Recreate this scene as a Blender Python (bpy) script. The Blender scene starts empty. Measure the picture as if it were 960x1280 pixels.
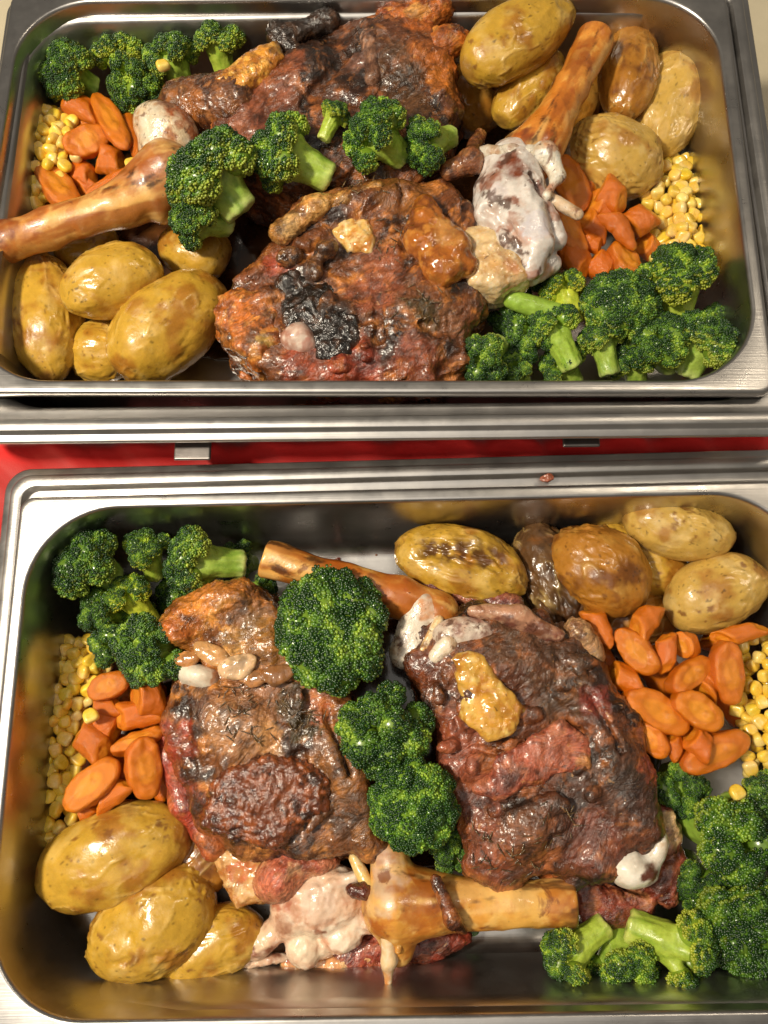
import bpy, math, random
import numpy as np
from mathutils import Matrix, Vector

# ------------------------------------------------------------------ camera
scene = bpy.context.scene
MM = 0.001
F_PX, TILT, ROLL, CAM_Z = 977.5, 0.2557, -0.0636, 622.0      # focal length in px of the 960x1280 photo, mm above table
cr, sr = math.cos(ROLL), math.sin(ROLL)
UP0 = Vector((0, math.cos(TILT), math.sin(TILT)))
FWD = Vector((0, math.sin(TILT), -math.cos(TILT)))
RIGHT = Vector((cr, 0, 0)) + UP0 * sr
UP = Vector((-sr, 0, 0)) + UP0 * cr
cam_d = bpy.data.cameras.new('camera')
cam = bpy.data.objects.new('camera', cam_d)
scene.collection.objects.link(cam)
mw = Matrix.Identity(4)
for i in range(3):
    mw[i][0] = RIGHT[i]; mw[i][1] = UP[i]; mw[i][2] = -FWD[i]
mw[2][3] = CAM_Z * MM
cam.matrix_world = mw
cam_d.sensor_fit = 'VERTICAL'
cam_d.sensor_height = 32.0
cam_d.lens = 32.0 * F_PX / 1280.0
cam_d.clip_start = 0.01
cam_d.clip_end = 50
scene.camera = cam

# ------------------------------------------------------------------ light
world = bpy.data.worlds.new('World'); scene.world = world
world.use_nodes = True
bg = world.node_tree.nodes['Background']
bg.inputs[0].default_value = (1.0, 0.90, 0.76, 1)
bg.inputs[1].default_value = 0.15

def area(name, loc, target, size, watts, col):
    d = bpy.data.lights.new(name, 'AREA'); d.shape = 'DISK'; d.size = size; d.energy = watts; d.color = col
    o = bpy.data.objects.new(name, d); scene.collection.objects.link(o)
    o.location = loc
    o.rotation_euler = (Vector(target) - Vector(loc)).to_track_quat('-Z', 'Y').to_euler()
    return o
area('ceiling_lamp', (-0.70, 0.12, 1.30), (0, 0.15, 0.1), 0.14, 23.0, (1.0, 0.89, 0.71))
area('ceiling_panel', (-0.55, -0.35, 2.3), (-0.2, 0.0, 0.1), 2.3, 12.0, (1.0, 0.93, 0.83))
area('far_fill', (0.9, 0.7, 2.0), (0, 0.1, 0.1), 0.25, 5.0, (1.0, 0.86, 0.66))  # added weak light from the far right, for highlights on the steel

scene.view_settings.view_transform = 'Standard'
scene.view_settings.look = 'None'
scene.view_settings.exposure = 0.0
scene.view_settings.gamma = 1.0
try: scene.cycles.max_bounces = 8
except Exception: pass

# ------------------------------------------------------------------ helpers
rng = np.random.default_rng(7)
random.seed(7)

def P(px, py, z):
    """point of the photograph at height z (mm above the table) -> world mm"""
    u = px - 480.0; v = 640.0 - py
    d = RIGHT * u + UP * v + FWD * F_PX
    t = (z - CAM_Z) / d.z
    return np.array([d.x * t, d.y * t, z])

def S(px, py, z):
    """px per mm there"""
    return 1.0 / np.linalg.norm(P(px + 1, py, z) - P(px, py, z))

def lin(c):
    c = np.asarray(c, float) / 255.0
    return np.where(c <= 0.04045, c / 12.92, ((c + 0.055) / 1.055) ** 2.4)

_perm = np.random.default_rng(3).permutation(256)
_perm = np.concatenate([_perm, _perm, _perm])
_grad = np.random.default_rng(5).normal(size=(256, 3)); _grad /= np.linalg.norm(_grad, axis=1)[:, None]

def perlin(p):
    p = np.asarray(p, float)
    i = np.floor(p).astype(np.int64); f = p - i
    w = f * f * f * (f * (f * 6 - 15) + 10)
    i &= 255
    out = np.zeros(len(p))
    for dx in (0, 1):
        wx = w[:, 0] if dx else 1 - w[:, 0]
        for dy in (0, 1):
            wy = w[:, 1] if dy else 1 - w[:, 1]
            for dz in (0, 1):
                wz = w[:, 2] if dz else 1 - w[:, 2]
                h = _perm[_perm[_perm[i[:, 0] + dx] + i[:, 1] + dy] + i[:, 2] + dz]
                g = _grad[h]
                out += wx * wy * wz * (g[:, 0] * (f[:, 0] - dx) + g[:, 1] * (f[:, 1] - dy) + g[:, 2] * (f[:, 2] - dz))
    return out * 1.6

def fbm(p, scale, octv=4, gain=0.5, seed=0.0):
    p = np.asarray(p) / scale + seed * 17.31
    a, s, t = 1.0, 0, 0
    for k in range(octv):
        s = s + a * perlin(p); t += a
        p = p * 2.03 + 5.7; a *= gain
    return s / t * 1.3

def ridge(p, scale, octv=3, seed=0.0):
    p = np.asarray(p) / scale + seed * 11.7
    a, s, t = 1.0, 0, 0
    for k in range(octv):
        s = s + a * (1 - np.abs(perlin(p)) * 2.2); t += a
        p = p * 2.1 + 3.1; a *= 0.5
    return s / t

def sstep(a, b, x):
    t = np.clip((x - a) / (b - a), 0, 1)
    return t * t * (3 - 2 * t)

def make_mesh(name, V, F, cols=None, smooth=True, fib=None):
    """V in mm"""
    V = np.asarray(V, np.float32) * MM
    F = np.asarray(F, np.int32); k = F.shape[1]
    me = bpy.data.meshes.new(name)
    me.vertices.add(len(V)); me.vertices.foreach_set('co', V.ravel())
    me.loops.add(F.size); me.loops.foreach_set('vertex_index', F.ravel())
    me.polygons.add(len(F))
    me.polygons.foreach_set('loop_start', np.arange(len(F), dtype=np.int32) * k)
    me.update(calc_edges=True)
    me.polygons.foreach_set('use_smooth', np.full(len(F), smooth))
    if cols is not None:
        a = me.attributes.new('Col', 'FLOAT_COLOR', 'POINT')
        c = np.ones((len(V), 4), np.float32); c[:, :3] = cols
        a.data.foreach_set('color', c.ravel())
    if fib is not None:
        a = me.attributes.new('Fib', 'FLOAT_VECTOR', 'POINT')
        a.data.foreach_set('vector', np.asarray(fib, np.float32).ravel())
    me.validate()
    return me

def link(name, me, mat=None, loc=(0, 0, 0), parent=None):
    if mat is not None and me is not None and not me.materials:
        me.materials.append(mat)
    o = bpy.data.objects.new(name, me)
    scene.collection.objects.link(o)
    o.location = (loc[0] * MM, loc[1] * MM, loc[2] * MM)
    if parent: o.parent = parent
    return o

def tag(o, label, cat, group=None):
    o['label'] = label; o['category'] = cat
    if group: o['group'] = group
    return o

def thing(name, label, cat, loc, group=None):
    o = link(name, None, None, loc)
    o.empty_display_size = 0.01
    return tag(o, label, cat, group)

def vnormals(V, F):
    n = np.zeros_like(V)
    a = V[F[:, 2]] - V[F[:, 0]]
    b = V[F[:, -1]] - V[F[:, 1]]
    fn = np.cross(a, b)
    for c in range(F.shape[1]):
        for k in range(3):
            n[:, k] += np.bincount(F[:, c], fn[:, k], len(V))
    n /= np.linalg.norm(n, axis=1)[:, None] + 1e-9
    return n

# ---- implicit surfaces, meshed with surface nets
CORN = np.array([(i, j, k) for i in (0, 1) for j in (0, 1) for k in (0, 1)])
EDGES = [(a, b) for a in range(8) for b in range(a + 1, 8) if np.abs(CORN[a] - CORN[b]).sum() == 1]

def surface_nets(Fd, org, h):
    s = Fd < 0
    cells = np.zeros(np.array(Fd.shape) - 1, np.int8)
    nx, ny, nz = cells.shape
    for c in CORN:
        cells += s[c[0]:c[0] + nx, c[1]:c[1] + ny, c[2]:c[2] + nz]
    act = (cells > 0) & (cells < 8)
    idx = np.argwhere(act)
    vid = np.full(cells.shape, -1, np.int64); vid[act] = np.arange(len(idx))
    val = np.stack([Fd[idx[:, 0] + c[0], idx[:, 1] + c[1], idx[:, 2] + c[2]] for c in CORN], 1)
    acc = np.zeros((len(idx), 3)); cnt = np.zeros(len(idx))
    for a, b in EDGES:
        m = (val[:, a] < 0) != (val[:, b] < 0)
        t = np.where(m, val[:, a] / np.where(m, val[:, a] - val[:, b], 1), 0)
        p = CORN[a] + t[:, None] * (CORN[b] - CORN[a])
        acc += p * m[:, None]; cnt += m
    V = org + (idx + acc / cnt[:, None]) * h
    quads = []
    for ax in range(3):
        o1, o2 = [(1, 2), (2, 0), (0, 1)][ax]
        sl0 = [slice(None)] * 3; sl1 = [slice(None)] * 3
        sl0[ax] = slice(0, -1); sl1[ax] = slice(1, None)
        s0, s1 = s[tuple(sl0)], s[tuple(sl1)]
        e = np.argwhere(s0 != s1)
        ok = (e[:, o1] > 0) & (e[:, o2] > 0) & (e[:, o1] < cells.shape[o1]) & (e[:, o2] < cells.shape[o2])
        e = e[ok]
        d1 = np.zeros(3, int); d1[o1] = 1
        d2 = np.zeros(3, int); d2[o2] = 1
        q = [vid[tuple((e - dd).T)] for dd in (d1 + d2, d2, d1 * 0, d1)]
        q = np.stack(q, 1)
        flip = ~s0[tuple(e.T)]
        q[flip] = q[flip][:, ::-1]
        quads.append(q)
    Q = np.concatenate(quads)
    Q = Q[(Q >= 0).all(1)]
    return V, Q

def smin(a, b, k):
    h = np.clip(0.5 + 0.5 * (b - a) / k, 0, 1)
    return b * (1 - h) + a * h - k * h * (1 - h)

def smax(a, b, k): return -smin(-a, -b, k)

def frame(d):
    d = np.asarray(d, float); d = d / np.linalg.norm(d)
    up = np.array([0, 0, 1.0]) if abs(d[2]) < 0.95 else np.array([1.0, 0, 0])
    y = np.cross(up, d); y /= np.linalg.norm(y)
    z = np.cross(d, y)
    return np.stack([d, y, z])              # rows: axes

def s_ell(c, r, R=np.eye(3)):
    c = np.asarray(c, float); r = np.asarray(r, float)
    def f(p):
        q = (p - c) @ R.T
        k0 = np.linalg.norm(q / r, axis=1); k1 = np.linalg.norm(q / r ** 2, axis=1) + 1e-9
        return k0 * (k0 - 1) / k1
    e = np.sqrt(((R.T * r) ** 2).sum(1))
    return f, c - e, c + e

def s_cone(a, b, ra, rb, flat=False):
    a = np.asarray(a, float); b = np.asarray(b, float); ab = b - a; L2 = ab @ ab; L = math.sqrt(L2)
    def f(p):
        q = p - a
        t = (q @ ab) / L2
        tc = np.clip(t, 0, 1)
        d = np.linalg.norm(q - tc[:, None] * ab, axis=1) - (ra + (rb - ra) * tc)
        if flat:                              # cut square at b
            pl = (t - 1) * L
            tt = np.clip(t, 0, 5)
            d = np.linalg.norm(q - tt[:, None] * ab, axis=1) - (ra + (rb - ra) * np.clip(t, 0, 1))
            d = smax(d, pl, 3.0)
        return d
    m = max(ra, rb)
    return f, np.minimum(a, b) - m, np.maximum(a, b) + m

def s_poly(pts, z0, z1, rnd=12.0, dome=0.0, tiltv=(0, 0), rag=0.0):
    """extruded outline with rounded edges; pts world mm xy at height z1"""
    pts = np.asarray(pts, float)[:, :2]; c = pts.mean(0)
    def f(p):
        x = p[:, :2]
        d = np.full(len(p), 1e18); sg = np.ones(len(p))
        n = len(pts); j = n - 1
        for i in range(n):
            e = pts[j] - pts[i]; w = x - pts[i]
            b = w - e * np.clip((w @ e) / (e @ e), 0, 1)[:, None]
            d = np.minimum(d, (b * b).sum(1))
            c1 = x[:, 1] >= pts[i, 1]; c2 = x[:, 1] < pts[j, 1]; c3 = e[0] * w[:, 1] > e[1] * w[:, 0]
            sw = (c1 & c2 & c3) | (~c1 & ~c2 & ~c3)
            sg[sw] *= -1
            j = i
        d2 = np.sqrt(d) * sg - 0.3 * rnd
        if rag:
            near = np.abs(d2) < 25
            d2[near] += rag * (fbm(p[near], 30, 3, 0.5, seed=c[0]) * 1.6 + (ridge(p[near], 24, 1, seed=c[1]) - .6) * .9)
        zt = z1 + (x - c) @ np.array(tiltv) + dome * np.clip(-d2 / 40, 0, 1) - dome
        zb = z0 + (x - c) @ np.array(tiltv)
        dz = np.maximum(p[:, 2] - zt, zb - p[:, 2])
        return smax(d2, dz, rnd)
    k = abs(tiltv[0]) * 120 + abs(tiltv[1]) * 120
    return f, np.array([*(pts.min(0) - .3 * rnd), z0 - k]), np.array([*(pts.max(0) + .3 * rnd), z1 + k])

def build_sdf(prims, h=1.5, k=8.0, disp=None, cut=None):
    """prims: list of (f, lo, hi) [, k]"""
    lo = np.min([q[1] for q in prims], 0) - 4 * h; hi = np.max([q[2] for q in prims], 0) + 4 * h
    n = np.ceil((hi - lo) / h).astype(int) + 1
    ax = [lo[i] + np.arange(n[i]) * h for i in range(3)]
    D = np.full(n, 50.0)
    for q in prims:
        kk = q[3] if len(q) > 3 else k
        m = kk + 3 * h
        i0 = np.clip(np.floor((q[1] - m - lo) / h).astype(int), 0, n - 1); i1 = np.clip(np.ceil((q[2] + m - lo) / h).astype(int) + 1, 1, n)
        g = np.stack(np.meshgrid(*[ax[i][i0[i]:i1[i]] for i in range(3)], indexing='ij'), -1)
        v = q[0](g.reshape(-1, 3)).reshape(g.shape[:3])
        sl = tuple(slice(i0[i], i1[i]) for i in range(3))
        D[sl] = smin(D[sl], v, kk)
    for q in (cut or []):
        kk = 3.0
        m = kk + 3 * h
        i0 = np.clip(np.floor((q[1] - m - lo) / h).astype(int), 0, n - 1); i1 = np.clip(np.ceil((q[2] + m - lo) / h).astype(int) + 1, 1, n)
        g = np.stack(np.meshgrid(*[ax[i][i0[i]:i1[i]] for i in range(3)], indexing='ij'), -1)
        v = q[0](g.reshape(-1, 3)).reshape(g.shape[:3])
        sl = tuple(slice(i0[i], i1[i]) for i in range(3))
        D[sl] = smax(D[sl], -v, kk)
    V, Q = surface_nets(D, lo, h)
    if disp is not None:
        N = vnormals(V, Q)
        V = V + N * disp(V)[:, None]
    return V, Q

# ------------------------------------------------------------------ materials
def nt(mat):
    mat.use_nodes = True
    t = mat.node_tree
    return t, t.nodes, t.links, t.nodes['Principled BSDF']

def N(nodes, kind, **kw):
    n = nodes.new(kind)
    for k, v in kw.items():
        if k in n.inputs.keys(): n.inputs[k].default_value = v
        else: setattr(n, k, v)
    return n

def food_mat(name, rough=(0.25, 0.5), rscale=120, sss=0.15, sssr=(1.0, 0.5, 0.25), coat=0.0, bumps=((300, 0.2, 0.001),),
             var=(0.75, 1.25), vscale=180, spec=0.5, objcol=False, base=None, vdetail=5, specks=(), fiber=0.0):
    m = bpy.data.materials.new(name)
    t, n, l, b = nt(m)
    tc = N(n, 'ShaderNodeTexCoord')
    if base is None:
        at = N(n, 'ShaderNodeAttribute', attribute_name='Col'); col = at.outputs['Color']
    else:
        rgb = N(n, 'ShaderNodeRGB'); rgb.outputs[0].default_value = (*base, 1); col = rgb.outputs[0]
    nz = N(n, 'ShaderNodeTexNoise', Scale=vscale, Detail=vdetail, Roughness=0.65)
    l.new(tc.outputs['Object'], nz.inputs['Vector'])
    mr = N(n, 'ShaderNodeMapRange'); mr.inputs['From Min'].default_value = 0.3; mr.inputs['From Max'].default_value = 0.7
    mr.inputs['To Min'].default_value = var[0]; mr.inputs['To Max'].default_value = var[1]
    l.new(nz.outputs['Fac'], mr.inputs['Value'])
    mx = N(n, 'ShaderNodeVectorMath', operation='SCALE')
    l.new(col, mx.inputs[0]); l.new(mr.outputs[0], mx.inputs['Scale'])
    out = mx.outputs[0]
    fz = None
    if fiber:
        fa = N(n, 'ShaderNodeAttribute', attribute_name='Fib')
        fm = N(n, 'ShaderNodeMapping'); fm.inputs['Scale'].default_value = (0.045, 0.5, 0.5)
        l.new(fa.outputs['Vector'], fm.inputs['Vector'])
        fz = N(n, 'ShaderNodeTexNoise', Scale=1.0, Detail=5, Roughness=0.62); l.new(fm.outputs[0], fz.inputs['Vector'])
        fr = N(n, 'ShaderNodeMapRange'); fr.inputs['From Min'].default_value = 0.32; fr.inputs['From Max'].default_value = 0.68
        fr.inputs['To Min'].default_value = 0.55; fr.inputs['To Max'].default_value = 1.5
        l.new(fz.outputs['Fac'], fr.inputs['Value'])
        fs = N(n, 'ShaderNodeVectorMath', operation='SCALE'); l.new(out, fs.inputs[0]); l.new(fr.outputs[0], fs.inputs['Scale']); out = fs.outputs[0]
    for sc, t0, t1, cc, amt in specks:
        z = N(n, 'ShaderNodeTexNoise', Scale=sc, Detail=6, Roughness=0.62, Distortion=0.6); l.new(tc.outputs['Object'], z.inputs['Vector'])
        q = N(n, 'ShaderNodeMapRange'); q.inputs['From Min'].default_value = t0; q.inputs['From Max'].default_value = t1; q.inputs['To Max'].default_value = amt
        l.new(z.outputs['Fac'], q.inputs['Value'])
        mixn = N(n, 'ShaderNodeMix', data_type='RGBA'); l.new(q.outputs[0], mixn.inputs['Factor'])
        l.new(out, mixn.inputs['A']) if False else l.new(out, mixn.inputs[6]); mixn.inputs[7].default_value = (*lin(cc), 1)
        out = mixn.outputs[2]
    if objcol:
        oi = N(n, 'ShaderNodeObjectInfo')
        m2 = N(n, 'ShaderNodeVectorMath', operation='MULTIPLY')
        l.new(out, m2.inputs[0]); l.new(oi.outputs['Color'], m2.inputs[1]); out = m2.outputs[0]
    l.new(out, b.inputs['Base Color'])
    rz = N(n, 'ShaderNodeTexNoise', Scale=rscale, Detail=3)
    l.new(tc.outputs['Object'], rz.inputs['Vector'])
    rr = N(n, 'ShaderNodeMapRange'); rr.inputs['From Min'].default_value = 0.35; rr.inputs['From Max'].default_value = 0.65
    rr.inputs['To Min'].default_value = rough[0]; rr.inputs['To Max'].default_value = rough[1]
    l.new(rz.outputs['Fac'], rr.inputs['Value']); l.new(rr.outputs[0], b.inputs['Roughness'])
    b.inputs['Specular IOR Level'].default_value = spec
    if sss:
        b.inputs['Subsurface Weight'].default_value = sss
        b.inputs['Subsurface Radius'].default_value = sssr
        b.inputs['Subsurface Scale'].default_value = 0.004
    if coat:
        b.inputs['Coat Weight'].default_value = coat; b.inputs['Coat Roughness'].default_value = 0.2 if fiber else 0.12
    prev = None; cprev = None
    for sc, st, di in bumps:
        z = N(n, 'ShaderNodeTexNoise', Scale=sc, Detail=4, Roughness=0.6)
        l.new(tc.outputs['Object'], z.inputs['Vector'])
        bp = N(n, 'ShaderNodeBump', Strength=st, Distance=di)
        l.new(z.outputs['Fac'], bp.inputs['Height'])
        if prev: l.new(prev.outputs[0], bp.inputs['Normal'])
        prev = bp
        if cprev is None: cprev = bp
    if fz:
        bp = N(n, 'ShaderNodeBump', Strength=fiber, Distance=0.003); l.new(fz.outputs['Fac'], bp.inputs['Height'])
        if prev: l.new(prev.outputs[0], bp.inputs['Normal'])
        prev = bp
    if prev:
        l.new(prev.outputs[0], b.inputs['Normal'])
        if coat: l.new((cprev or prev).outputs[0], b.inputs['Coat Normal'])
    return m

def steel_mat(name, base=(0.60, 0.58, 0.55), rough=(0.16, 0.30), scratch=0.12):
    m = bpy.data.materials.new(name)
    t, n, l, b = nt(m)
    tc = N(n, 'ShaderNodeTexCoord')
    b.inputs['Metallic'].default_value = 1.0
    nz = N(n, 'ShaderNodeTexNoise', Scale=28, Detail=6, Roughness=0.7); l.new(tc.outputs['Object'], nz.inputs['Vector'])
    cr_ = N(n, 'ShaderNodeMapRange'); cr_.inputs['From Min'].default_value = .3; cr_.inputs['From Max'].default_value = .7
    cr_.inputs['To Min'].default_value = 0.88; cr_.inputs['To Max'].default_value = 1.06
    l.new(nz.outputs['Fac'], cr_.inputs['Value'])
    mx = N(n, 'ShaderNodeVectorMath', operation='SCALE'); mx.inputs[0].default_value = base
    l.new(cr_.outputs[0], mx.inputs['Scale']); l.new(mx.outputs[0], b.inputs['Base Color'])
    # fine brushed lines and random scratches
    prev = None
    for rot, sc, st in ((0.15, (6, 900, 6), scratch), (0.9, (25, 1300, 25), scratch * 0.8), (-0.6, (30, 1100, 30), scratch * 0.8)):
        mp = N(n, 'ShaderNodeMapping'); mp.inputs['Rotation'].default_value = (0, 0, rot); mp.inputs['Scale'].default_value = sc
        l.new(tc.outputs['Object'], mp.inputs['Vector'])
        z = N(n, 'ShaderNodeTexNoise', Scale=1.0, Detail=2); l.new(mp.outputs[0], z.inputs['Vector'])
        bp = N(n, 'ShaderNodeBump', Strength=st, Distance=0.0004); l.new(z.outputs['Fac'], bp.inputs['Height'])
        if prev: l.new(prev.outputs[0], bp.inputs['Normal'])
        prev = bp
    lw = N(n, 'ShaderNodeTexNoise', Scale=9, Detail=2); l.new(tc.outputs['Object'], lw.inputs['Vector'])
    bp = N(n, 'ShaderNodeBump', Strength=0.10, Distance=0.004); l.new(lw.outputs['Fac'], bp.inputs['Height']); l.new(prev.outputs[0], bp.inputs['Normal'])
    l.new(bp.outputs[0], b.inputs['Normal'])
    rz = N(n, 'ShaderNodeTexNoise', Scale=45, Detail=5, Roughness=0.7); l.new(tc.outputs['Object'], rz.inputs['Vector'])
    rr = N(n, 'ShaderNodeMapRange'); rr.inputs['From Min'].default_value = 0.3; rr.inputs['From Max'].default_value = 0.7
    rr.inputs['To Min'].default_value = rough[0]; rr.inputs['To Max'].default_value = rough[1]
    l.new(rz.outputs['Fac'], rr.inputs['Value']); l.new(rr.outputs[0], b.inputs['Roughness'])
    return m

M_STEEL = steel_mat('stainless_steel', (0.51, 0.49, 0.47), (0.25, 0.38), 0.10)
M_STEEL2 = steel_mat('dull_stainless_steel', (0.54, 0.52, 0.50), (0.28, 0.42), 0.12)
M_POTATO = food_mat('potato_skin', (0.18, 0.42), 60, 0.08, (1, .6, .2), 0.35, ((70, 0.08, 0.0035), (300, 0.2, 0.0014), (700, 0.12, 0.0006)), (0.85, 1.13), 130, 0.45,
                    specks=((300, .67, .73, (80, 48, 22), .7), (34, .55, .72, (146, 86, 28), .6)))
M_CARROT = food_mat('carrot_flesh', (0.14, 0.36), 130, 0.05, (1, .45, .1), 0.5, ((80, 0.3, 0.004), (260, 0.35, 0.002), (700, 0.2, 0.0008)), (0.78, 1.18), 110, 0.5, True, specks=((70, .58, .72, (180, 86, 8), .5), (160, .64, .74, (238, 156, 50), .4)))
M_CORN = food_mat('corn_skin', (0.2, 0.38), 150, 0.3, (1, .7, .2), 0.2, ((250, 0.12, 0.001),), (0.85, 1.12), 150, 0.5, True)
M_BUD = food_mat('broccoli_bud', (0.2, 0.4), 200, 0.0, (.4, 1, .2), 0.0, (), (0.68, 1.35), 90, 0.6, True)
M_STALK = food_mat('broccoli_stalk', (0.25, 0.45), 150, 0.25, (.6, 1, .25), 0.1, ((180, 0.25, 0.002), (600, 0.15, 0.001)), (0.75, 1.2), 150, 0.5, True)
M_MEAT = food_mat('roast_meat', (0.16, 0.42), 45, 0.02, (1, .3, .15), 0.6, ((85, 0.38, 0.005), (300, 0.35, 0.002)), (0.6, 1.4), 100, 0.5, vdetail=8, fiber=0.5,
                  specks=((38, .55, .66, (38, 19, 10), .7), (170, .61, .69, (20, 11, 7), .7), (70, .58, .70, (186, 112, 50), .55), (210, .64, .70, (214, 160, 100), .5)))
M_CRUST = food_mat('glazed_crust', (0.10, 0.3), 110, 0.03, (1, .3, .15), 0.8, ((240, 0.6, 0.003), (520, 0.35, 0.0015)), (0.45, 1.6), 200, 0.6, vdetail=6, specks=((160, .58, .7, (22, 12, 8), .7),))
M_BONE = food_mat('roasted_bone', (0.25, 0.5), 50, 0.06, (1, .6, .3), 0.25, ((60, 0.12, 0.003), (600, 0.2, 0.0008)), (0.80, 1.15), 60, 0.5, specks=((32, .54, .60, (178, 100, 28), .55), (45, .62, .68, (112, 54, 20), .75), (330, .66, .72, (60, 30, 14), .7)))
M_CART = food_mat('cartilage', (0.14, 0.4), 80, 0.2, (1, .7, .6), 0.35, ((90, 0.25, 0.003), (400, 0.2, 0.001)), (0.84, 1.1), 90, 0.5, specks=((45, .58, .74, (190, 136, 106), .5),))
M_GRIS = food_mat('gristle', (0.12, 0.36), 80, 0.12, (1, .6, .4), 0.5, ((80, 0.4, 0.004), (260, 0.4, 0.002)), (0.75, 1.15), 90, 0.5, specks=((52, .56, .62, (104, 58, 32), .75), (120, .59, .66, (78, 40, 22), .8), (300, .62, .68, (60, 30, 20), .7)))
M_FAT = food_mat('rendered_fat', (0.06, 0.22), 90, 0.3, (1, .6, .2), 0.8, ((60, 0.3, 0.005), (200, 0.3, 0.002)), (0.75, 1.2), 110, 0.5, specks=((50, .54, .68, (146, 80, 22), .6), (240, .63, .69, (66, 34, 16), .6)))

# ------------------------------------------------------------------ setting
def simple_mat(name, base, rough, bump=0.2, scale=300, sheen=0.0):
    m = food_mat(name, (rough, rough + 0.1), 50, 0, coat=0, bumps=((scale, bump, 0.001),), var=(0.9, 1.08), vscale=12, base=base)
    if sheen: m.node_tree.nodes['Principled BSDF'].inputs['Sheen Weight'].default_value = sheen
    return m

def grid_mesh(name, x0, x1, y0, y1, nx, ny, zf):
    X, Y = np.meshgrid(np.linspace(x0, x1, nx), np.linspace(y0, y1, ny), indexing='ij')
    Z = zf(X.ravel(), Y.ravel())
    V = np.stack([X.ravel(), Y.ravel(), Z], 1)
    i, j = np.meshgrid(np.arange(nx - 1), np.arange(ny - 1), indexing='ij')
    a = (i * ny + j).ravel()
    return make_mesh(name, V, np.stack([a, a + ny, a + ny + 1, a + 1], 1))

table = link('table_top', grid_mesh('table_top', -1500, 1500, -1200, 1500, 2, 2, lambda x, y: 0 * x), simple_mat('cream_laminate', tuple(lin((205, 193, 165))), 0.4, 0.05))
table['kind'] = 'structure'

# ---- pans
TOP = dict(c=(-0.2, 352.8), rot=-0.0688, rim=170.0, floor=77.0, R=53.5)
LOW = dict(c=(12.9, -13.7), rot=-0.0432, rim=130.0, floor=37.0, R=57.0)

def ring(hx, hy, R, z, cs=14, off=(0, 0)):
    pts = []
    for (sx, sy, a0) in ((1, 1, 0), (-1, 1, 90), (-1, -1, 180), (1, -1, 270)):
        for k in range(cs + 1):
            a = math.radians(a0 + 90 * k / cs)
            pts.append((sx * (hx - R) + R * math.cos(a) + off[0], sy * (hy - R) + R * math.sin(a) + off[1], z))
    return pts

def loft(name, rings, close_floor=True):
    n = len(rings[0]); V = [p for r in rings for p in r]; F = []
    for k in range(len(rings) - 1):
        for i in range(n):
            j = (i + 1) % n
            F.append((k * n + i, k * n + j, (k + 1) * n + j, (k + 1) * n + i))
    me = bpy.data.meshes.new(name)
    fc = [tuple(f) for f in F]
    if close_floor: fc.append(tuple((len(rings) - 1) * n + i for i in range(n)))
    me.from_pydata([tuple(c * MM for c in v) for v in V], [], fc)
    me.update()
    for p in me.polygons: p.use_smooth = len(p.vertices) == 4
    return me

HX, HY = 250.0, 149.0
def make_pan(D, label):
    R = D['R']; rg = []
    dep = D['rim'] - D['floor']
    # outer turned-down lip, flange, rolled edge, wall, floor fillet
    for d, z, r in ((8.0, -7.0, 9.5), (8.6, -6.2, 10), (8.6, -2.0, 10), (8.0, -0.7, 9.5), (7.0, -0.1, 9), (5.5, 0, 9)):
        rg.append(ring(HX + d, HY + d, r, z))
    for d, z in ((1.8, 0.0), (0.9, -0.15), (0.2, -0.6), (-0.5, -1.6), (-0.9, -3.2)):
        rg.append(ring(HX + d, HY + d, R + d, z))
    tap = 0.06
    for z in (-20, -40, -60, -(dep - 16)):
        d = -0.9 + (z + 3.2) * tap
        rg.append(ring(HX + d, HY + d, R + d, z))
    d0 = -0.9 + (-(dep - 16) + 3.2) * tap
    for k in range(1, 8):
        a = math.radians(90 * k / 7)
        d = d0 - 16 * (1 - math.cos(a)); z = -(dep - 16) - 16 * math.sin(a)
        rg.append(ring(HX + d, HY + d, max(R + d, 20), z))
    rg.append(ring(HX - 60, HY - 60, 20, -dep))
    me = loft('food_pan', rg)
    o = link('food_pan', me, M_STEEL, (*D['c'], D['rim']))
    o.rotation_euler.z = D['rot']
    return tag(o, label, 'pan', 'food pans')

def make_water_pan(D, label, off, zr, bottom, grow=0.0, drot=0.0):
    rg = []
    for d, z, r in ((22.0, zr - 6.0, 16), (22.8, zr - 5.2, 16.5), (22.8, zr - 2.8, 16.5), (22, zr - 2.2, 16), (18.5, zr - 1.8, 14), (17.6, zr - 1.4, 13.5),
                    (16.6, zr + 1.6, 12.5), (15.8, zr + 2.2, 12), (9.6, zr + 2.2, 9), (8.8, zr + 1.6, 9), (7.6, zr - 2.2, 9), (6.8, zr - 2.8, 9), (2, zr - 3.0, 9)):
        rg.append(ring(HX + d, HY + d + 2 + grow, r, z, off=off))
    for d, z in ((-1, zr - 3.2), (-3, zr - 6), (-4, zr - 20), (-12, bottom - D['rim'] + 10), (-22, bottom - D['rim'] + 0.5)):
        rg.append(ring(HX + d + 6, HY + d + 6, 40, z, off=off))
    me = loft('water_pan', rg)
    o = link('water_pan', me, M_STEEL2, (*D['c'], D['rim']))
    o.rotation_euler.z = D['rot'] + drot
    return tag(o, label, 'water pan', 'water pans')

pan_top = make_pan(TOP, 'stainless steel food pan whose two roasts lie under a row of broccoli')
pan_low = make_pan(LOW, 'stainless steel food pan with a loose crumb on the rim beside it')
wp_top = make_water_pan(TOP, 'stepped steel water pan with two small brackets above the red cloth', (8.5, -7.5), -8.0, 1.0, 3.0, 0.012)
wp_low = make_water_pan(LOW, 'stepped steel water pan with a brown crumb lying on its rim', (0, 5.0), -6.0, 1.0, 1.5, 0.004)

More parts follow.
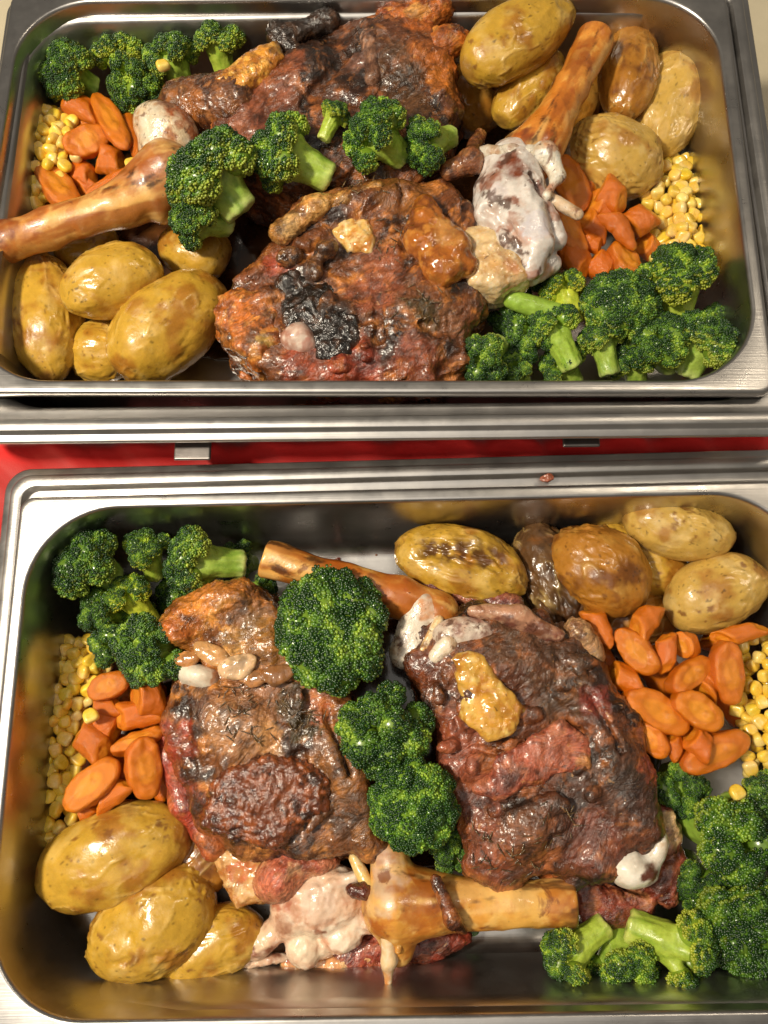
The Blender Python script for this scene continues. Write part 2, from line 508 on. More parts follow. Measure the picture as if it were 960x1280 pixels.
# brackets under the rim of the upper water pan
def box_mesh(name, sx, sy, sz, bev=1.2):
    import bmesh
    bm = bmesh.new(); bmesh.ops.create_cube(bm, size=1)
    for v in bm.verts: v.co = Vector((v.co.x * sx * MM, v.co.y * sy * MM, v.co.z * sz * MM))
    bmesh.ops.bevel(bm, geom=bm.edges[:], offset=bev * MM, segments=3, affect='EDGES', profile=0.5)
    me = bpy.data.meshes.new(name); bm.to_mesh(me); bm.free(); return me
M_BRK = steel_mat('dark_steel', (0.22, 0.20, 0.19), (0.3, 0.45), 0.1)
for (bx, by) in ((237, 560), (722, 549)):
    w = P(bx, by, 142)
    c, s_ = math.cos(-TOP['rot']), math.sin(-TOP['rot'])
    dx, dy = w[0] - TOP['c'][0], w[1] - TOP['c'][1]
    br = link('bracket', box_mesh('bracket', 24, 22, 2.6), M_BRK, (c * dx - s_ * dy, s_ * dx + c * dy + 4, 142 - TOP['rim']), wp_top)

# ---- red cloth bunched between the two dishes
ymid = 181.0
def cloth_z(x, y):
    p = np.stack([x, y, 0 * x], 1)
    yy = y - (ymid + x * -0.0497)
    z = 113 * np.exp(-(yy / 29.0) ** 2)
    # folds running across the ridge
    q = np.stack([x * 0.9 + yy * 0.7, yy * 0.15, 0 * x], 1)
    return 3 + z * (1 + 0.10 * perlin(q / 34 + 3)) + 14 * perlin(q / 30 + 9) * np.exp(-(yy / 40) ** 2) + 1.2 * perlin(q / 7 + 1)
cl = link('tablecloth', grid_mesh('tablecloth', -420, 430, ymid - 75, ymid + 70, 420, 90, cloth_z), simple_mat('red_cloth', tuple(lin((228, 30, 26))), 0.75, 0.25, 900, 0.3))
tag(cl, 'red cloth bunched up in folds in the gap between the two dishes', 'tablecloth')

# ------------------------------------------------------------------ potatoes
import bmesh
_bm = bmesh.new(); bmesh.ops.create_icosphere(_bm, subdivisions=6, radius=1.0)
ICO_V = np.array([v.co[:] for v in _bm.verts]); ICO_F = np.array([[v.index for v in f.verts] for f in _bm.faces]); _bm.free()

C_POT = {'gold': ((192, 150, 52), (162, 110, 36), (204, 168, 86)),
         'pale': ((196, 158, 76), (168, 120, 54), (208, 176, 108)),
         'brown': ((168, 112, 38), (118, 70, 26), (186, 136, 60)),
         'dark': ((92, 64, 38), (52, 35, 22), (118, 88, 54))}
def potato(D, a, b, wid, h, label, tone='gold', wrinkle=0.5, group=None, hh=(0, 0), thick=None, dent=None, seed=0):
    """a,b: ends of the long axis in px; wid px; h: height of the centre above the pan floor"""
    z = D['floor'] + h
    A = P(*a, z + hh[0]); B = P(*b, z + hh[1])
    c = (A + B) / 2; L = np.linalg.norm(B - A) / 2
    mid = ((a[0] + b[0]) / 2, (a[1] + b[1]) / 2)
    W = wid / S(*mid, z) / 2
    T = thick or W * 0.92
    R = frame(B - A)
    u = ICO_V
    sd = seed + L * 3.7 + c[0]
    # superellipsoid-ish, one end fuller, a slight bend
    v = np.sign(u) * np.abs(u) ** 0.94
    v = v / np.linalg.norm(v, axis=1)[:, None] ** 0.55
    q = v * np.array([L, W, T])
    rs = np.random.default_rng(int(abs(sd) * 10) % 10000)
    q[:, 1:] *= (1 + rs.uniform(-0.09, 0.09) * u[:, 0])[:, None]
    q[:, 1] += rs.uniform(-0.10, 0.10) * W * (u[:, 0] ** 2 - 0.4) * 1.2
    lump = fbm(u * 1.0, 0.9, 2, seed=sd) * 0.085 * W
    n = u / np.array([L, W, T]); n /= np.linalg.norm(n, axis=1)[:, None]
    q = q + n * lump[:, None]
    # skin wrinkles, drawn out along the length
    pw = q * np.array([0.55, 1.0, 1.0])
    warp = np.stack([fbm(pw, 14, 2, seed=sd + 1), fbm(pw, 14, 2, seed=sd + 2), fbm(pw, 14, 2, seed=sd + 3)], 1)
    mask = sstep(0.0, 0.35, fbm(q, 26, 2, seed=sd + 4))
    wr = ridge(pw + warp * 5, 11, 3, seed=sd + 5)
    q = q + n * ((wr - 0.6) * wrinkle * 2.2 * (0.12 + mask))[:, None]
    cre = np.clip(1 - np.abs(perlin((pw * [.6, 1, 1] + warp * 6) / 13 + sd)) * 2.2, 0, 1) ** 7
    cm = sstep(0.0, 0.4, fbm(q, 30, 2, seed=sd + 14))
    q = q + n * (cre * cm * (0.8 + .6 * wrinkle))[:, None]
    fine = fbm(pw + warp * 3, 3.2, 3, seed=sd + 6)
    q = q + n * (fine * 0.2 * (0.4 + wrinkle))[:, None]
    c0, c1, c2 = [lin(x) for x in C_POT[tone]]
    f = fbm(q, 24, 4, seed=sd + 7)
    col = c0 + (c1 - c0) * sstep(0.0, 0.42, f)[:, None]
    f2 = fbm(q, 17, 4, seed=sd + 8)
    col = col + (c2 - col) * (sstep(0.12, 0.5, f2) * 0.75)[:, None]
    # scab and dark specks
    sp = fbm(q, 2.6, 2, seed=sd + 9)
    col = col * (1 - 0.6 * sstep(0.44, 0.62, sp) * sstep(-0.3, 0.3, fbm(q, 15, 2, seed=sd + 10)))[:, None]
    sc = sstep(0.33, 0.5, fbm(q, 8, 4, seed=sd + 11)) * sstep(0.0, 0.3, fbm(q, 30, 1, seed=sd + 12))
    col = col + (lin((120, 74, 32)) - col) * (sc * 0.8)[:, None]
    col = col + (lin((222, 190, 116)) - col) * (cre * cm * .45)[:, None]
    # ends (stem scars) browner
    e = sstep(0.93, 0.99, np.abs(u[:, 0]))
    col = col + (lin((128, 88, 44)) - col) * (e * 0.6)[:, None]
    if dent:                                   # a collapsed, browned crease along the top
        dl, dw = dent
        m = np.exp(-((u[:, 1] - 0.12 - 0.15 * u[:, 0]) / dw) ** 2) * sstep(dl + .15, dl - .15, np.abs(u[:, 0])) * (u[:, 2] > 0)
        m = m * (0.7 + 0.5 * wr)
        q = q - n * (m * 6)[:, None] + n * (m * 4.0 * (ridge(q * [.5, 1, 1], 9, 3, seed=sd) - .6))[:, None]
        col = col + (lin((84, 48, 28)) - col) * np.clip(m * 1.5 * sstep(-.35, .3, fbm(q, 9, 4, seed=sd + 20)), 0, .9)[:, None]
    V = q @ R + 0
    o = link('roast_potato', make_mesh('roast_potato', V, ICO_F, col), M_POTATO, c)
    return tag(o, label, 'potato', group)

# ---- lower dish
potato(LOW, (46, 1108), (236, 1032), 116, 40, 'large smooth golden potato touching carrots and corn', 'gold', 0.35)
potato(LOW, (118, 1205), (266, 1100), 122, 34, 'wrinkled golden potato in front of the large smooth one', 'gold', 1.1)
potato(LOW, (196, 1212), (330, 1150), 84, 24, 'speckled potato half hidden behind the pale knuckle joint', 'gold', 0.5)
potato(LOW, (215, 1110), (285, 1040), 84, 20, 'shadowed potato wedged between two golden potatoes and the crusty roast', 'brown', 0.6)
potato(LOW, (494, 682), (660, 728), 92, 44, 'golden potato with a charred sunken crease along its top', 'gold', 1.0, dent=(0.62, 0.40))
potato(LOW, (660, 655), (722, 790), 84, 30, 'shrivelled dark brown potato squeezed between two golden ones', 'dark', 2.6)
potato(LOW, (692, 672), (806, 752), 106, 44, 'brown wrinkled potato between the shrivelled dark one and pale ones', 'brown', 1.3)
potato(LOW, (780, 646), (918, 678), 76, 52, 'smooth pale potato lying on top at the steel wall', 'pale', 0.35)
potato(LOW, (740, 668), (858, 730), 84, 22, 'golden potato beneath the smooth pale one', 'gold', 0.8)
potato(LOW, (834, 770), (954, 712), 96, 40, 'pale round potato directly above the heap of carrots', 'pale', 0.4)
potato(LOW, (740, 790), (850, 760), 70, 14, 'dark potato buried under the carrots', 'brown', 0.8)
# ---- upper dish
potato(TOP, (580, 88), (714, 10), 86, 84, 'long glossy golden potato leaning on the steel wall', 'gold', 0.4)
potato(TOP, (626, 154), (700, 70), 66, 56, 'small greenish golden potato next to the upright shank bone', 'gold', 0.35)
potato(TOP, (782, 148), (790, 32), 72, 56, 'upright wrinkled brown potato between bone and larger potato', 'brown', 1.0)
potato(TOP, (822, 194), (852, 62), 92, 40, 'big tan potato in the rounded corner of the pan', 'pale', 0.6)
potato(TOP, (712, 172), (824, 222), 100, 46, 'broad blistered potato resting against carrots and corn', 'pale', 0.9)
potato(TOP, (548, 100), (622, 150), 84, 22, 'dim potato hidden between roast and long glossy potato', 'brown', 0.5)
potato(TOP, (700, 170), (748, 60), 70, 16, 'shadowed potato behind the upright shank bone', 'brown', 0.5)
potato(TOP, (78, 378), (200, 326), 86, 60, 'golden potato on top of the pile beside the long shank bone', 'gold', 0.4)
potato(TOP, (54, 322), (62, 474), 92, 40, 'tall golden potato standing against the short steel wall', 'gold', 0.5)
potato(TOP, (146, 464), (276, 352), 112, 44, 'largest golden potato with a burnished orange top', 'gold', 0.45)
potato(TOP, (86, 440), (168, 440), 78, 28, 'dimpled potato under the largest golden one', 'gold', 0.9)
potato(TOP, (200, 300), (285, 325), 74, 36, 'golden potato tucked under a broccoli floret', 'gold', 0.4)
potato(TOP, (10, 275), (72, 268), 56, 34, 'small dull potato between corn and the long shank bone', 'brown', 0.4)
potato(TOP, (70, 325), (150, 300), 62, 26, 'shadowed potato lying under the long shank bone', 'gold', 0.4)
potato(TOP, (14, 345), (60, 318), 56, 40, 'small golden potato below the bone end at the wall', 'gold', 0.4)

# ------------------------------------------------------------------ carrots
def carrot_variant(kind, seed):
    r = np.random.default_rng(seed)
    if kind == 'chunk':       # oblique cut both ends
        pr = lambda p: np.hypot(p[:, 1], p[:, 2]) - (15 - 2.0 * p[:, 0] / 25)
        n1 = np.array([0.80, 0.6 * r.uniform(.5, 1), 0.25]); n2 = np.array([-0.82, 0.5 * r.uniform(-1, 1), 0.35])
        d1, d2 = 16, 17
    elif kind == 'slice':     # long oblique slice lying flat
        pr = lambda p: np.hypot(p[:, 1], p[:, 0] * 0.56) - 15
        n1 = np.array([0.12, 0.08, 1.0]); n2 = np.array([0.1, -0.1, -1.0]); d1, d2 = 6, 6
    else:                     # tapered tip
        pr = lambda p: np.hypot(p[:, 1], p[:, 2]) - (13.5 * np.sqrt(np.clip((34 - p[:, 0]) / 60, 0.0, 1)) + 0.0)
        n1 = np.array([0.95, 0.2, 0.1]); n2 = np.array([-0.8, 0.35, 0.45]); d1, d2 = 30, 18
    n1 = n1 / np.linalg.norm(n1); n2 = n2 / np.linalg.norm(n2)
    def f(p):
        return smax(smax(pr(p), p @ n1 - d1, 4.5), p @ n2 - d2, 3.5)
    V, Q = build_sdf([(f, np.array([-36, -18, -18.]), np.array([36, 18, 18.]))], 1.5, 1.0, lambda v: fbm(v, 20, 2, seed=seed) * 2.2 + fbm(v, 9, 2, seed=seed) * 0.8 + fbm(v, 3, 2, seed=seed + 3) * 0.3)
    # colour: peel vs cut face with core
    cutf = np.maximum(V @ n1 - d1, V @ n2 - d2)
    isc = sstep(-2.5, -0.8, cutf)
    rad = np.hypot(V[:, 1], V[:, 2] if kind != 'slice' else V[:, 0] * 0.56)
    peel = lin((212, 108, 10)); flesh = lin((226, 126, 16)); core = lin((238, 148, 30)); ringc = lin((202, 100, 8))
    col = np.tile(flesh, (len(V), 1))
    k = sstep(8.6, 6.6, rad + fbm(V, 6, 2, seed=seed) * 1.5)[:, None]
    col = col + (core - col) * k
    k2 = np.exp(-((rad - 8) / 0.9) ** 2)[:, None] * 0.4
    col = col + (ringc - col) * k2
    col = peel + (col - peel) * isc[:, None]
    br = sstep(0.3, 0.6, fbm(V, 10, 4, seed=seed + 8))[:, None]
    col = col + (lin((180, 86, 16)) - col) * br * 0.5
    lo, hi = V.min(0), V.max(0)
    V = (V - (lo + hi) / 2) / (hi - lo)
    me = make_mesh('carrot_piece', V * 1000, Q, col)     # unit box
    me.materials.append(M_CARROT)
    return me
CAR = {k: [carrot_variant(k, s + i * 10) for s in range(4)] for i, k in enumerate(('chunk', 'slice', 'tip'))}

def carrot(D, a, b, wid, h, kind, label, group, thick=None, roll=0.0, tilt=0.0, tint=1.0):
    z = D['floor'] + h
    A = P(*a, z + tilt); B = P(*b, z - tilt); c = (A + B) / 2; L = np.linalg.norm(B - A)
    W = wid / S((a[0] + b[0]) / 2, (a[1] + b[1]) / 2, z)
    T = thick or (W * 0.9 if kind != 'slice' else max(15, W * .75))
    me = random.choice(CAR[kind])
    o = link('carrot_piece', me, None, c)
    R = frame(B - A)
    m = Matrix([[R[j][i] for j in range(3)] for i in range(3)]) @ Matrix.Rotation(roll, 3, 'X')
    o.rotation_euler = m.to_euler()
    o.scale = (L * MM, W * MM, T * MM)
    v = tint * random.uniform(0.9, 1.08)
    o.color = (v, v * random.uniform(0.92, 1.06), v, 1)
    kd = {'chunk': 'thick carrot chunk', 'slice': 'oval carrot slice', 'tip': 'tapered carrot piece'}[kind]
    return tag(o, label.replace('orange carrot piece', kd), 'carrot', group + ', ' + kd.split()[-1] + 's')

G1, G2, G3, G4 = 'carrots beside the broccoli at the corn heap', 'carrots under the broad potato', 'carrots beside the crusty roast', 'carrots below the pale round potato'
LB1 = 'orange carrot piece in the heap touching the long shank bone'
LB2 = 'orange carrot piece between white knuckle joint and bright yellow corn'
LB3 = 'orange carrot piece between shaded corn and the crusty roast'
LB4 = 'orange carrot piece between the fat topped roast and corn'
c1 = [((74, 122), (128, 146), 34, 50, 'chunk'), ((122, 122), (158, 186), 32, 54, 'slice'), ((152, 130), (182, 205), 26, 46, 'chunk'),
      ((80, 188), (136, 166), 40, 54, 'slice'), ((82, 150), (118, 152), 32, 44, 'slice'), ((54, 212), (95, 264), 42, 52, 'slice'),
      ((100, 258), (160, 212), 24, 56, 'tip'), ((118, 196), (158, 208), 40, 44, 'chunk'), ((84, 212), (118, 226), 36, 42, 'chunk'), ((96, 240), (122, 228), 30, 40, 'chunk')]
for a, b, w, h, k in c1: carrot(TOP, a, b, w, h, k, LB1, G1, roll=random.uniform(-.55, .55), tilt=random.uniform(-5, 5))
c2 = [((700, 200), (728, 262), 40, 50, 'slice'), ((728, 196), (752, 240), 34, 44, 'chunk'), ((746, 232), (782, 256), 40, 56, 'chunk'),
      ((735, 250), (772, 268), 36, 50, 'chunk'), ((757, 262), (792, 314), 34, 54, 'tip'), ((780, 288), (820, 262), 40, 50, 'chunk'),
      ((694, 262), (728, 318), 36, 50, 'slice'), ((726, 268), (762, 298), 34, 48, 'chunk'), ((704, 300), (734, 346), 40, 46, 'chunk'),
      ((736, 318), (768, 350), 38, 44, 'chunk'), ((766, 308), (800, 352), 40, 46, 'slice'), ((728, 296), (752, 312), 26, 46, 'chunk'), ((800, 300), (826, 322), 30, 36, 'chunk'), ((690, 300), (712, 330), 30, 40, 'chunk')]
for a, b, w, h, k in c2: carrot(TOP, a, b, w, h, k, LB2, G2, roll=random.uniform(-.55, .55), tilt=random.uniform(-5, 5))
c3 = [((112, 866), (161, 848), 34, 58, 'slice'), ((110, 884), (156, 880), 32, 50, 'chunk'), ((162, 868), (214, 872), 50, 56, 'chunk'),
      ((138, 898), (208, 888), 36, 52, 'chunk'), ((118, 890), (150, 918), 44, 46, 'chunk'), ((140, 942), (205, 912), 26, 54, 'slice'),
      ((96, 906), (136, 948), 42, 52, 'chunk'), ((176, 920), (184, 1000), 48, 58, 'slice'), ((84, 1008), (148, 952), 44, 58, 'slice'),
      ((114, 1012), (168, 976), 30, 52, 'chunk'), ((150, 962), (168, 976), 30, 42, 'chunk'), ((96, 1018), (120, 1006), 26, 46, 'chunk'), ((190, 960), (215, 1000), 36, 30, 'chunk')]
c3 += [((136, 862), (172, 884), 40, 30, 'chunk'), ((178, 852), (206, 880), 40, 30, 'chunk'), ((170, 890), (206, 900), 36, 30, 'chunk'), ((150, 880), (200, 890), 44, 22, 'chunk'), ((130, 930), (170, 950), 44, 20, 'chunk'), ((180, 910), (206, 960), 44, 18, 'chunk'), ((120, 970), (150, 1000), 40, 20, 'chunk')]
for a, b, w, h, k in c3: carrot(LOW, a, b, w, h, k, LB3, G3, roll=random.uniform(-.55, .55), tilt=random.uniform(-5, 5))
c4 = [((736, 758), (762, 812), 32, 56, 'tip'), ((790, 798), (824, 756), 34, 60, 'chunk'), ((772, 786), (820, 842), 40, 60, 'slice'),
      ((832, 788), (834, 842), 27, 58, 'chunk'), ((848, 806), (872, 806), 34, 52, 'chunk'), ((758, 840), (810, 854), 36, 56, 'chunk'),
      ((836, 862), (888, 824), 32, 58, 'slice'), ((874, 872), (900, 838), 44, 52, 'tip'), ((905, 800), (914, 882), 44, 58, 'slice'),
      ((892, 802), (962, 780), 26, 56, 'chunk'), ((780, 866), (862, 912), 46, 60, 'slice'), ((842, 868), (904, 908), 42, 64, 'slice'),
      ((794, 892), (832, 948), 34, 58, 'slice'), ((834, 916), (852, 950), 28, 54, 'chunk'), ((858, 914), (894, 946), 38, 58, 'chunk'),
      ((848, 956), (938, 922), 42, 52, 'slice'), ((860, 850), (890, 870), 34, 42, 'chunk'), ((800, 810), (850, 870), 50, 30, 'chunk'), ((740, 812), (770, 850), 36, 30, 'chunk')]
c4 += [((850, 880), (900, 900), 50, 28, 'chunk'), ((800, 900), (850, 920), 44, 26, 'chunk'), ((900, 850), (930, 900), 44, 26, 'chunk'), ((880, 790), (930, 810), 44, 24, 'chunk')]
for a, b, w, h, k in c4: carrot(LOW, a, b, w, h, k, LB4, G4, roll=random.uniform(-.55, .55), tilt=random.uniform(-5, 5))

# ------------------------------------------------------------------ corn
def kernel_mesh(seed):
    r = np.random.default_rng(seed)
    bm = bmesh.new(); bmesh.ops.create_icosphere(bm, subdivisions=3, radius=1)
    u = np.array([v.co[:] for v in bm.verts]); F = np.array([[v.index for v in f.verts] for f in bm.faces]); bm.free()
    v = np.sign(u) * np.abs(u) ** 0.72
    v *= np.array([4.9, 4.3, 3.4])
    v[:, 1:] *= (1 - 0.26 * (u[:, 0]))[:, None]
    v[:, 2] -= 0.7 * np.exp(-(u[:, 0] ** 2 + u[:, 1] ** 2) * 5) * (u[:, 2] > 0)
    v *= r.uniform(0.9, 1.1, 3)
    v += fbm(v, 5, 2, seed=seed)[:, None] * u * 0.5
    col = lin((236, 196, 66)) + (lin((242, 212, 116)) - lin((236, 196, 66))) * sstep(0.3, -0.9, u[:, 0] + fbm(v, 4, 2, seed=seed) * .6)[:, None]
    me = make_mesh('corn_kernel', v, F, col); me.materials.append(M_CORN); return me
KER = [kernel_mesh(s) for s in range(6)]

def inpoly(pt, poly):
    x, y = pt; c = False; j = len(poly) - 1
    for i in range(len(poly)):
        if (poly[i][1] > y) != (poly[j][1] > y) and x < (poly[j][0] - poly[i][0]) * (y - poly[i][1]) / (poly[j][1] - poly[i][1]) + poly[i][0]: c = not c
        j = i
    return c
def pdist(pt, poly):
    d = 1e9
    for i in range(len(poly)):
        a = np.array(poly[i - 1], float); b = np.array(poly[i], float); e = b - a
        t = np.clip(((pt - a) @ e) / (e @ e), 0, 1); d = min(d, np.linalg.norm(pt - a - t * e))
    return d
def corn_heap(D, poly, n, h0, slope, hmax, label, group, seed, tint=1.0):
    r = np.random.default_rng(seed)
    xs = [p[0] for p in poly]; ys = [p[1] for p in poly]; pts = []
    tries = 0
    while len(pts) < n and tries < 9000:
        tries += 1
        q = np.array([r.uniform(min(xs), max(xs)), r.uniform(min(ys), max(ys))])
        if not inpoly(q, poly): continue
        hh = min(h0 + pdist(q, poly) * slope, hmax)
        layer = r.choice([0, 0, -5.5])
        p = P(*q, D['floor'] + hh + layer + r.uniform(-1.5, 1.5))
        if any(np.linalg.norm((p - o) * [1, 1, 0.9]) < 6.6 for o in pts): continue
        pts.append(p)
    for p in pts:
        o = link('corn_kernel', KER[r.integers(6)], None, p)
        o.rotation_euler = (r.normal(0, .5), r.normal(0, .5), r.uniform(0, 6.28))
        v = tint * r.uniform(0.88, 1.08); o.color = (v, v * r.uniform(.92, 1.05), v * r.uniform(.6, 1.5), 1)
        tag(o, label, 'corn', group)
corn_heap(TOP, [(28, 148), (60, 134), (92, 150), (100, 190), (70, 235), (40, 258), (24, 220)], 95, 52, .25, 60, 'pale yellow corn kernel in the heap left of carrots under broccoli', 'corn near the long shank bone', 1)
corn_heap(TOP, [(822, 205), (862, 192), (884, 235), (894, 300), (886, 334), (828, 338), (806, 318), (822, 272), (800, 258)], 95, 34, .35, 48, 'bright yellow corn kernel heaped between broad potato and broccoli', 'bright corn beside the broad potato', 2)
corn_heap(LOW, [(84, 800), (118, 796), (135, 830), (118, 860), (100, 900), (104, 950), (84, 1000), (100, 1020), (66, 1062), (46, 1000), (46, 900)], 125, 34, .3, 44, 'shaded yellow corn kernel along the wall beside the carrots', 'shaded corn along the wall', 3)
corn_heap(LOW, [(926, 800), (985, 786), (1010, 900), (980, 965), (932, 968), (934, 935), (918, 880)], 75, 36, .35, 50, 'yellow corn kernel in the heap right against the sliced carrots', 'corn next to the fat topped roast', 4)
for D, q, h, lab in ((TOP, (203, 81), 78, 'single corn kernel sitting on a broccoli floret'), (TOP, (164, 204), 60, 'stray corn kernel by the white knuckle end'), (LOW, (113, 894), 66, 'lone bright kernel lying on a carrot piece'), (LOW, (921, 990), 66, 'lone pale kernel stuck on dark broccoli')):
    p = P(*q, D['floor'] + h)
    o = link('corn_kernel', KER[1], None, p); o.rotation_euler = (0.2, 0.1, 2.0); tag(o, lab, 'corn')

# ------------------------------------------------------------------ broccoli
_bm = bmesh.new(); bmesh.ops.create_icosphere(_bm, subdivisions=1, radius=1.0)
B_V = np.array([v.co[:] for v in _bm.verts]); B_F = np.array([[v.index for v in f.verts] for f in _bm.faces]); _bm.free()
_bm = bmesh.new(); bmesh.ops.create_icosphere(_bm, subdivisions=3, radius=1.0)
I3_V = np.array([v.co[:] for v in _bm.verts]); I3_F = np.array([[v.index for v in f.verts] for f in _bm.faces]); _bm.free()

def fib(n):
    i = np.arange(n) + .5; ph = np.arccos(1 - 2 * i / n); th = math.pi * (1 + 5 ** .5) * i
    return np.stack([np.cos(th) * np.sin(ph), np.sin(th) * np.sin(ph), np.cos(ph)], 1)

def floret_variant(seed, nsub, spread, stalk_len, split=0.0, even=1.0):
    """crown radius 30 mm, crown centre at origin, stalk along -z"""
    r = np.random.default_rng(seed)
    R = 30.0
    dirs = []
    cand = fib(int(nsub / (0.5 * (1 - math.cos(spread)))))
    for d in cand:
        if math.acos(d[2]) < spread: dirs.append(d)
    dirs = np.array(dirs) + r.normal(0, 0.09, (len(dirs), 3)); dirs /= np.linalg.norm(dirs, axis=1)[:, None]
    subs = []
    for d in dirs:
        rs = r.uniform(8.5, 13.0); dist = R - rs * r.uniform(0.78 + (1 - even) * .6, 1.05)
        c = d * dist * np.array([1, 1, 0.82]); c[:2] += np.sign(c[:2]) * split
        subs.append((c, rs))
    # second order knobs on each sub-head
    knobs = []
    for c, rs in subs:
        ax = c / (np.linalg.norm(c) + 1e-6)
        for q in fib(22) + r.normal(0, .08, (22, 3)):
            q = q / np.linalg.norm(q)
            if q @ ax > -0.15:
                kr = rs * r.uniform(0.30, 0.40)
                knobs.append((c + q * (rs - kr * 0.55), kr, q))
    KC = np.array([k[0] for k in knobs]); KR = np.array([k[1] for k in knobs])
    SC = np.array([s[0] for s in subs]); SR = np.array([s[1] for s in subs])
    pos, nor, lev = [], [], []
    for i, (c, kr, q) in enumerate(knobs):
        nb = int(4 * math.pi * kr ** 2 / 2.1)
        u = fib(nb) + r.normal(0, .12, (nb, 3)); u /= np.linalg.norm(u, axis=1)[:, None]
        u = u[u @ q > -0.2]
        p = c + u * kr
        d = np.linalg.norm(p[:, None] - KC[None], axis=2) - KR[None]; d[:, i] = 9
        ok = d.min(1) > -0.45
        d2 = (np.linalg.norm(p[:, None] - SC[None], axis=2) - SR[None]).min(1)
        ok &= d2 > -1.5
        pos.append(p[ok]); nor.append(u[ok]); lev.append((u @ q)[ok])
    pos = np.concatenate(pos); nor = np.concatenate(nor); lev = np.concatenate(lev)
    nb = len(pos)
    sz = r.uniform(0.68, 1.08, nb)
    # buds: little beads pushed out along their normal
    V = (pos[:, None] + nor[:, None] * r.uniform(-.2, .6, nb)[:, None, None] + B_V[None] * sz[:, None, None])
    # stretch along normal
    st = (B_V[None] * nor[:, None]).sum(2) * sz[:, None] * 0.35
    V = V + nor[:, None] * st[:, :, None]
    V = V.reshape(-1, 3)
    F = (B_F[None] + (np.arange(nb) * len(B_V))[:, None, None]).reshape(-1, 3)
    dark = lin((28, 60, 17)); mid = lin((78, 116, 32)); lite = lin((158, 184, 58)); yel = lin((172, 184, 62))
    tt = np.clip(fbm(pos, 14, 3, seed=seed) * 1.1 + 0.31 + r.normal(0, .15, nb) - (lev - 0.5) * 0.55, 0, 1)
    under = sstep(0.15, -0.5, nor[:, 2] + pos[:, 2] / 60)
    cb = dark + (mid - dark) * sstep(0.1, 0.55, tt)[:, None]
    cb = cb + (lite - cb) * (sstep(0.52, 0.98, tt) * 0.8)[:, None]
    cb = cb + (yel - cb) * (under * 0.65)[:, None]
    C = np.repeat(cb, len(B_V), 0)
    # cores fill the gaps
    Vc, Fc, Cc = [V], [F], [C]; off = len(V)
    for c, kr, q in knobs:
        Vc.append(c + ICO_S * kr * 0.97); Fc.append(ICO_SF + off); off += len(ICO_S)
        Cc.append(np.tile(lin((84, 118, 34)), (len(ICO_S), 1)))
    for c, rs in subs:
        Vc.append(c + I3_V * (rs * 0.93)); Fc.append(I3_F + off); off += len(I3_V)
        Cc.append(np.tile(lin((104, 132, 40)), (len(I3_V), 1)))
    crown = make_mesh('crown', np.concatenate(Vc), np.concatenate(Fc), np.concatenate(Cc)); crown.materials.append(M_BUD)
    # stalk with branches
    pr = [s_cone((0, 0, -stalk_len), (0, 0, -12), 11.5, 12.5, False)]
    for c, rs in subs:
        m = np.array([c[0] * .25, c[1] * .25, -9.0])
        pr.append(s_cone((c[0] * .08, c[1] * .08, -16), m, 8.5, 7.0)); pr.append(s_cone(m, c * 0.85, 7.0, rs * 0.62))
    cutp = (lambda p: (p[:, 2] + stalk_len), np.array([-30, -30, -stalk_len - 30.]), np.array([30, 30, -stalk_len]))
    V, Q = build_sdf(pr, 1.8, 4.0, lambda v: fbm(v * [1, 1, .25], 6, 3, seed=seed) * 1.3 + fbm(v, 14, 2, seed=seed + 2) * 1.2, cut=[cutp])
    g = lin((156, 180, 74)); g2 = lin((192, 204, 124)); g3 = lin((110, 146, 46))
    cc = g + (g2 - g) * sstep(-stalk_len + 10, -stalk_len - 1, V[:, 2])[:, None]
    cc = cc + (g3 - cc) * (sstep(-0.1, .5, fbm(V * [1, 1, .3], 8, 3, seed=seed + 4)) * .7)[:, None]
    stalk = make_mesh('stalk', V, Q, cc); stalk.materials.append(M_STALK)
    return crown, stalk
_bm = bmesh.new(); bmesh.ops.create_icosphere(_bm, subdivisions=2, radius=1.0)
ICO_S = np.array([v.co[:] for v in _bm.verts]); ICO_SF = np.array([[v.index for v in f.verts] for f in _bm.faces]); _bm.free()

FLO = [floret_variant(11, 10, 1.5, 30), floret_variant(12, 8, 1.4, 32), floret_variant(13, 13, 1.6, 28),
       floret_variant(14, 7, 1.25, 35), floret_variant(15, 9, 1.45, 34), floret_variant(16, 6, 1.15, 38),
       floret_variant(17, 20, 1.5, 30, 0.0, 0.75)]

def floret(D, c, diam, h, ang, tilt, label, var=0, spin=0.0, tint=(1, 1, 1), asp=(1, 1, 1), group='broccoli florets'):
    """ang: image direction (deg, 0=right, 90=up) the stalk points to; tilt 0 = stalk straight down, 90 = lying"""
    z = D['floor'] + h
    p = P(*c, z); k = 1.0 * diam / S(*c, z) / 60.0
    a = math.radians(ang)
    q = P(c[0] + 10 * math.cos(a), c[1] - 10 * math.sin(a), z) - p
    q = q / np.linalg.norm(q); t = math.radians(tilt)
    zaxis = -(q * math.sin(t) + np.array([0, 0, -math.cos(t)]))
    root = thing('broccoli_floret', label, 'broccoli', p, group)
    M3 = Vector(zaxis).to_track_quat('Z', 'Y').to_matrix() @ Matrix.Rotation(spin, 3, 'Z')
    root.rotation_euler = M3.to_euler()
    root.scale = (k * asp[0], k * asp[1], k * asp[2])
    for nm, me in zip(('crown', 'stalk'), FLO[var]):
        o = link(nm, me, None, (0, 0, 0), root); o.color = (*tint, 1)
        if nm == 'crown': o['kind'] = 'stuff'
    return root
DK, BR, YE = (0.72, 0.8, 0.75), (1.25, 1.15, 0.9), (1.7, 1.35, 0.8)  # floret tints; DK also puts shade, BR also light, into the colour
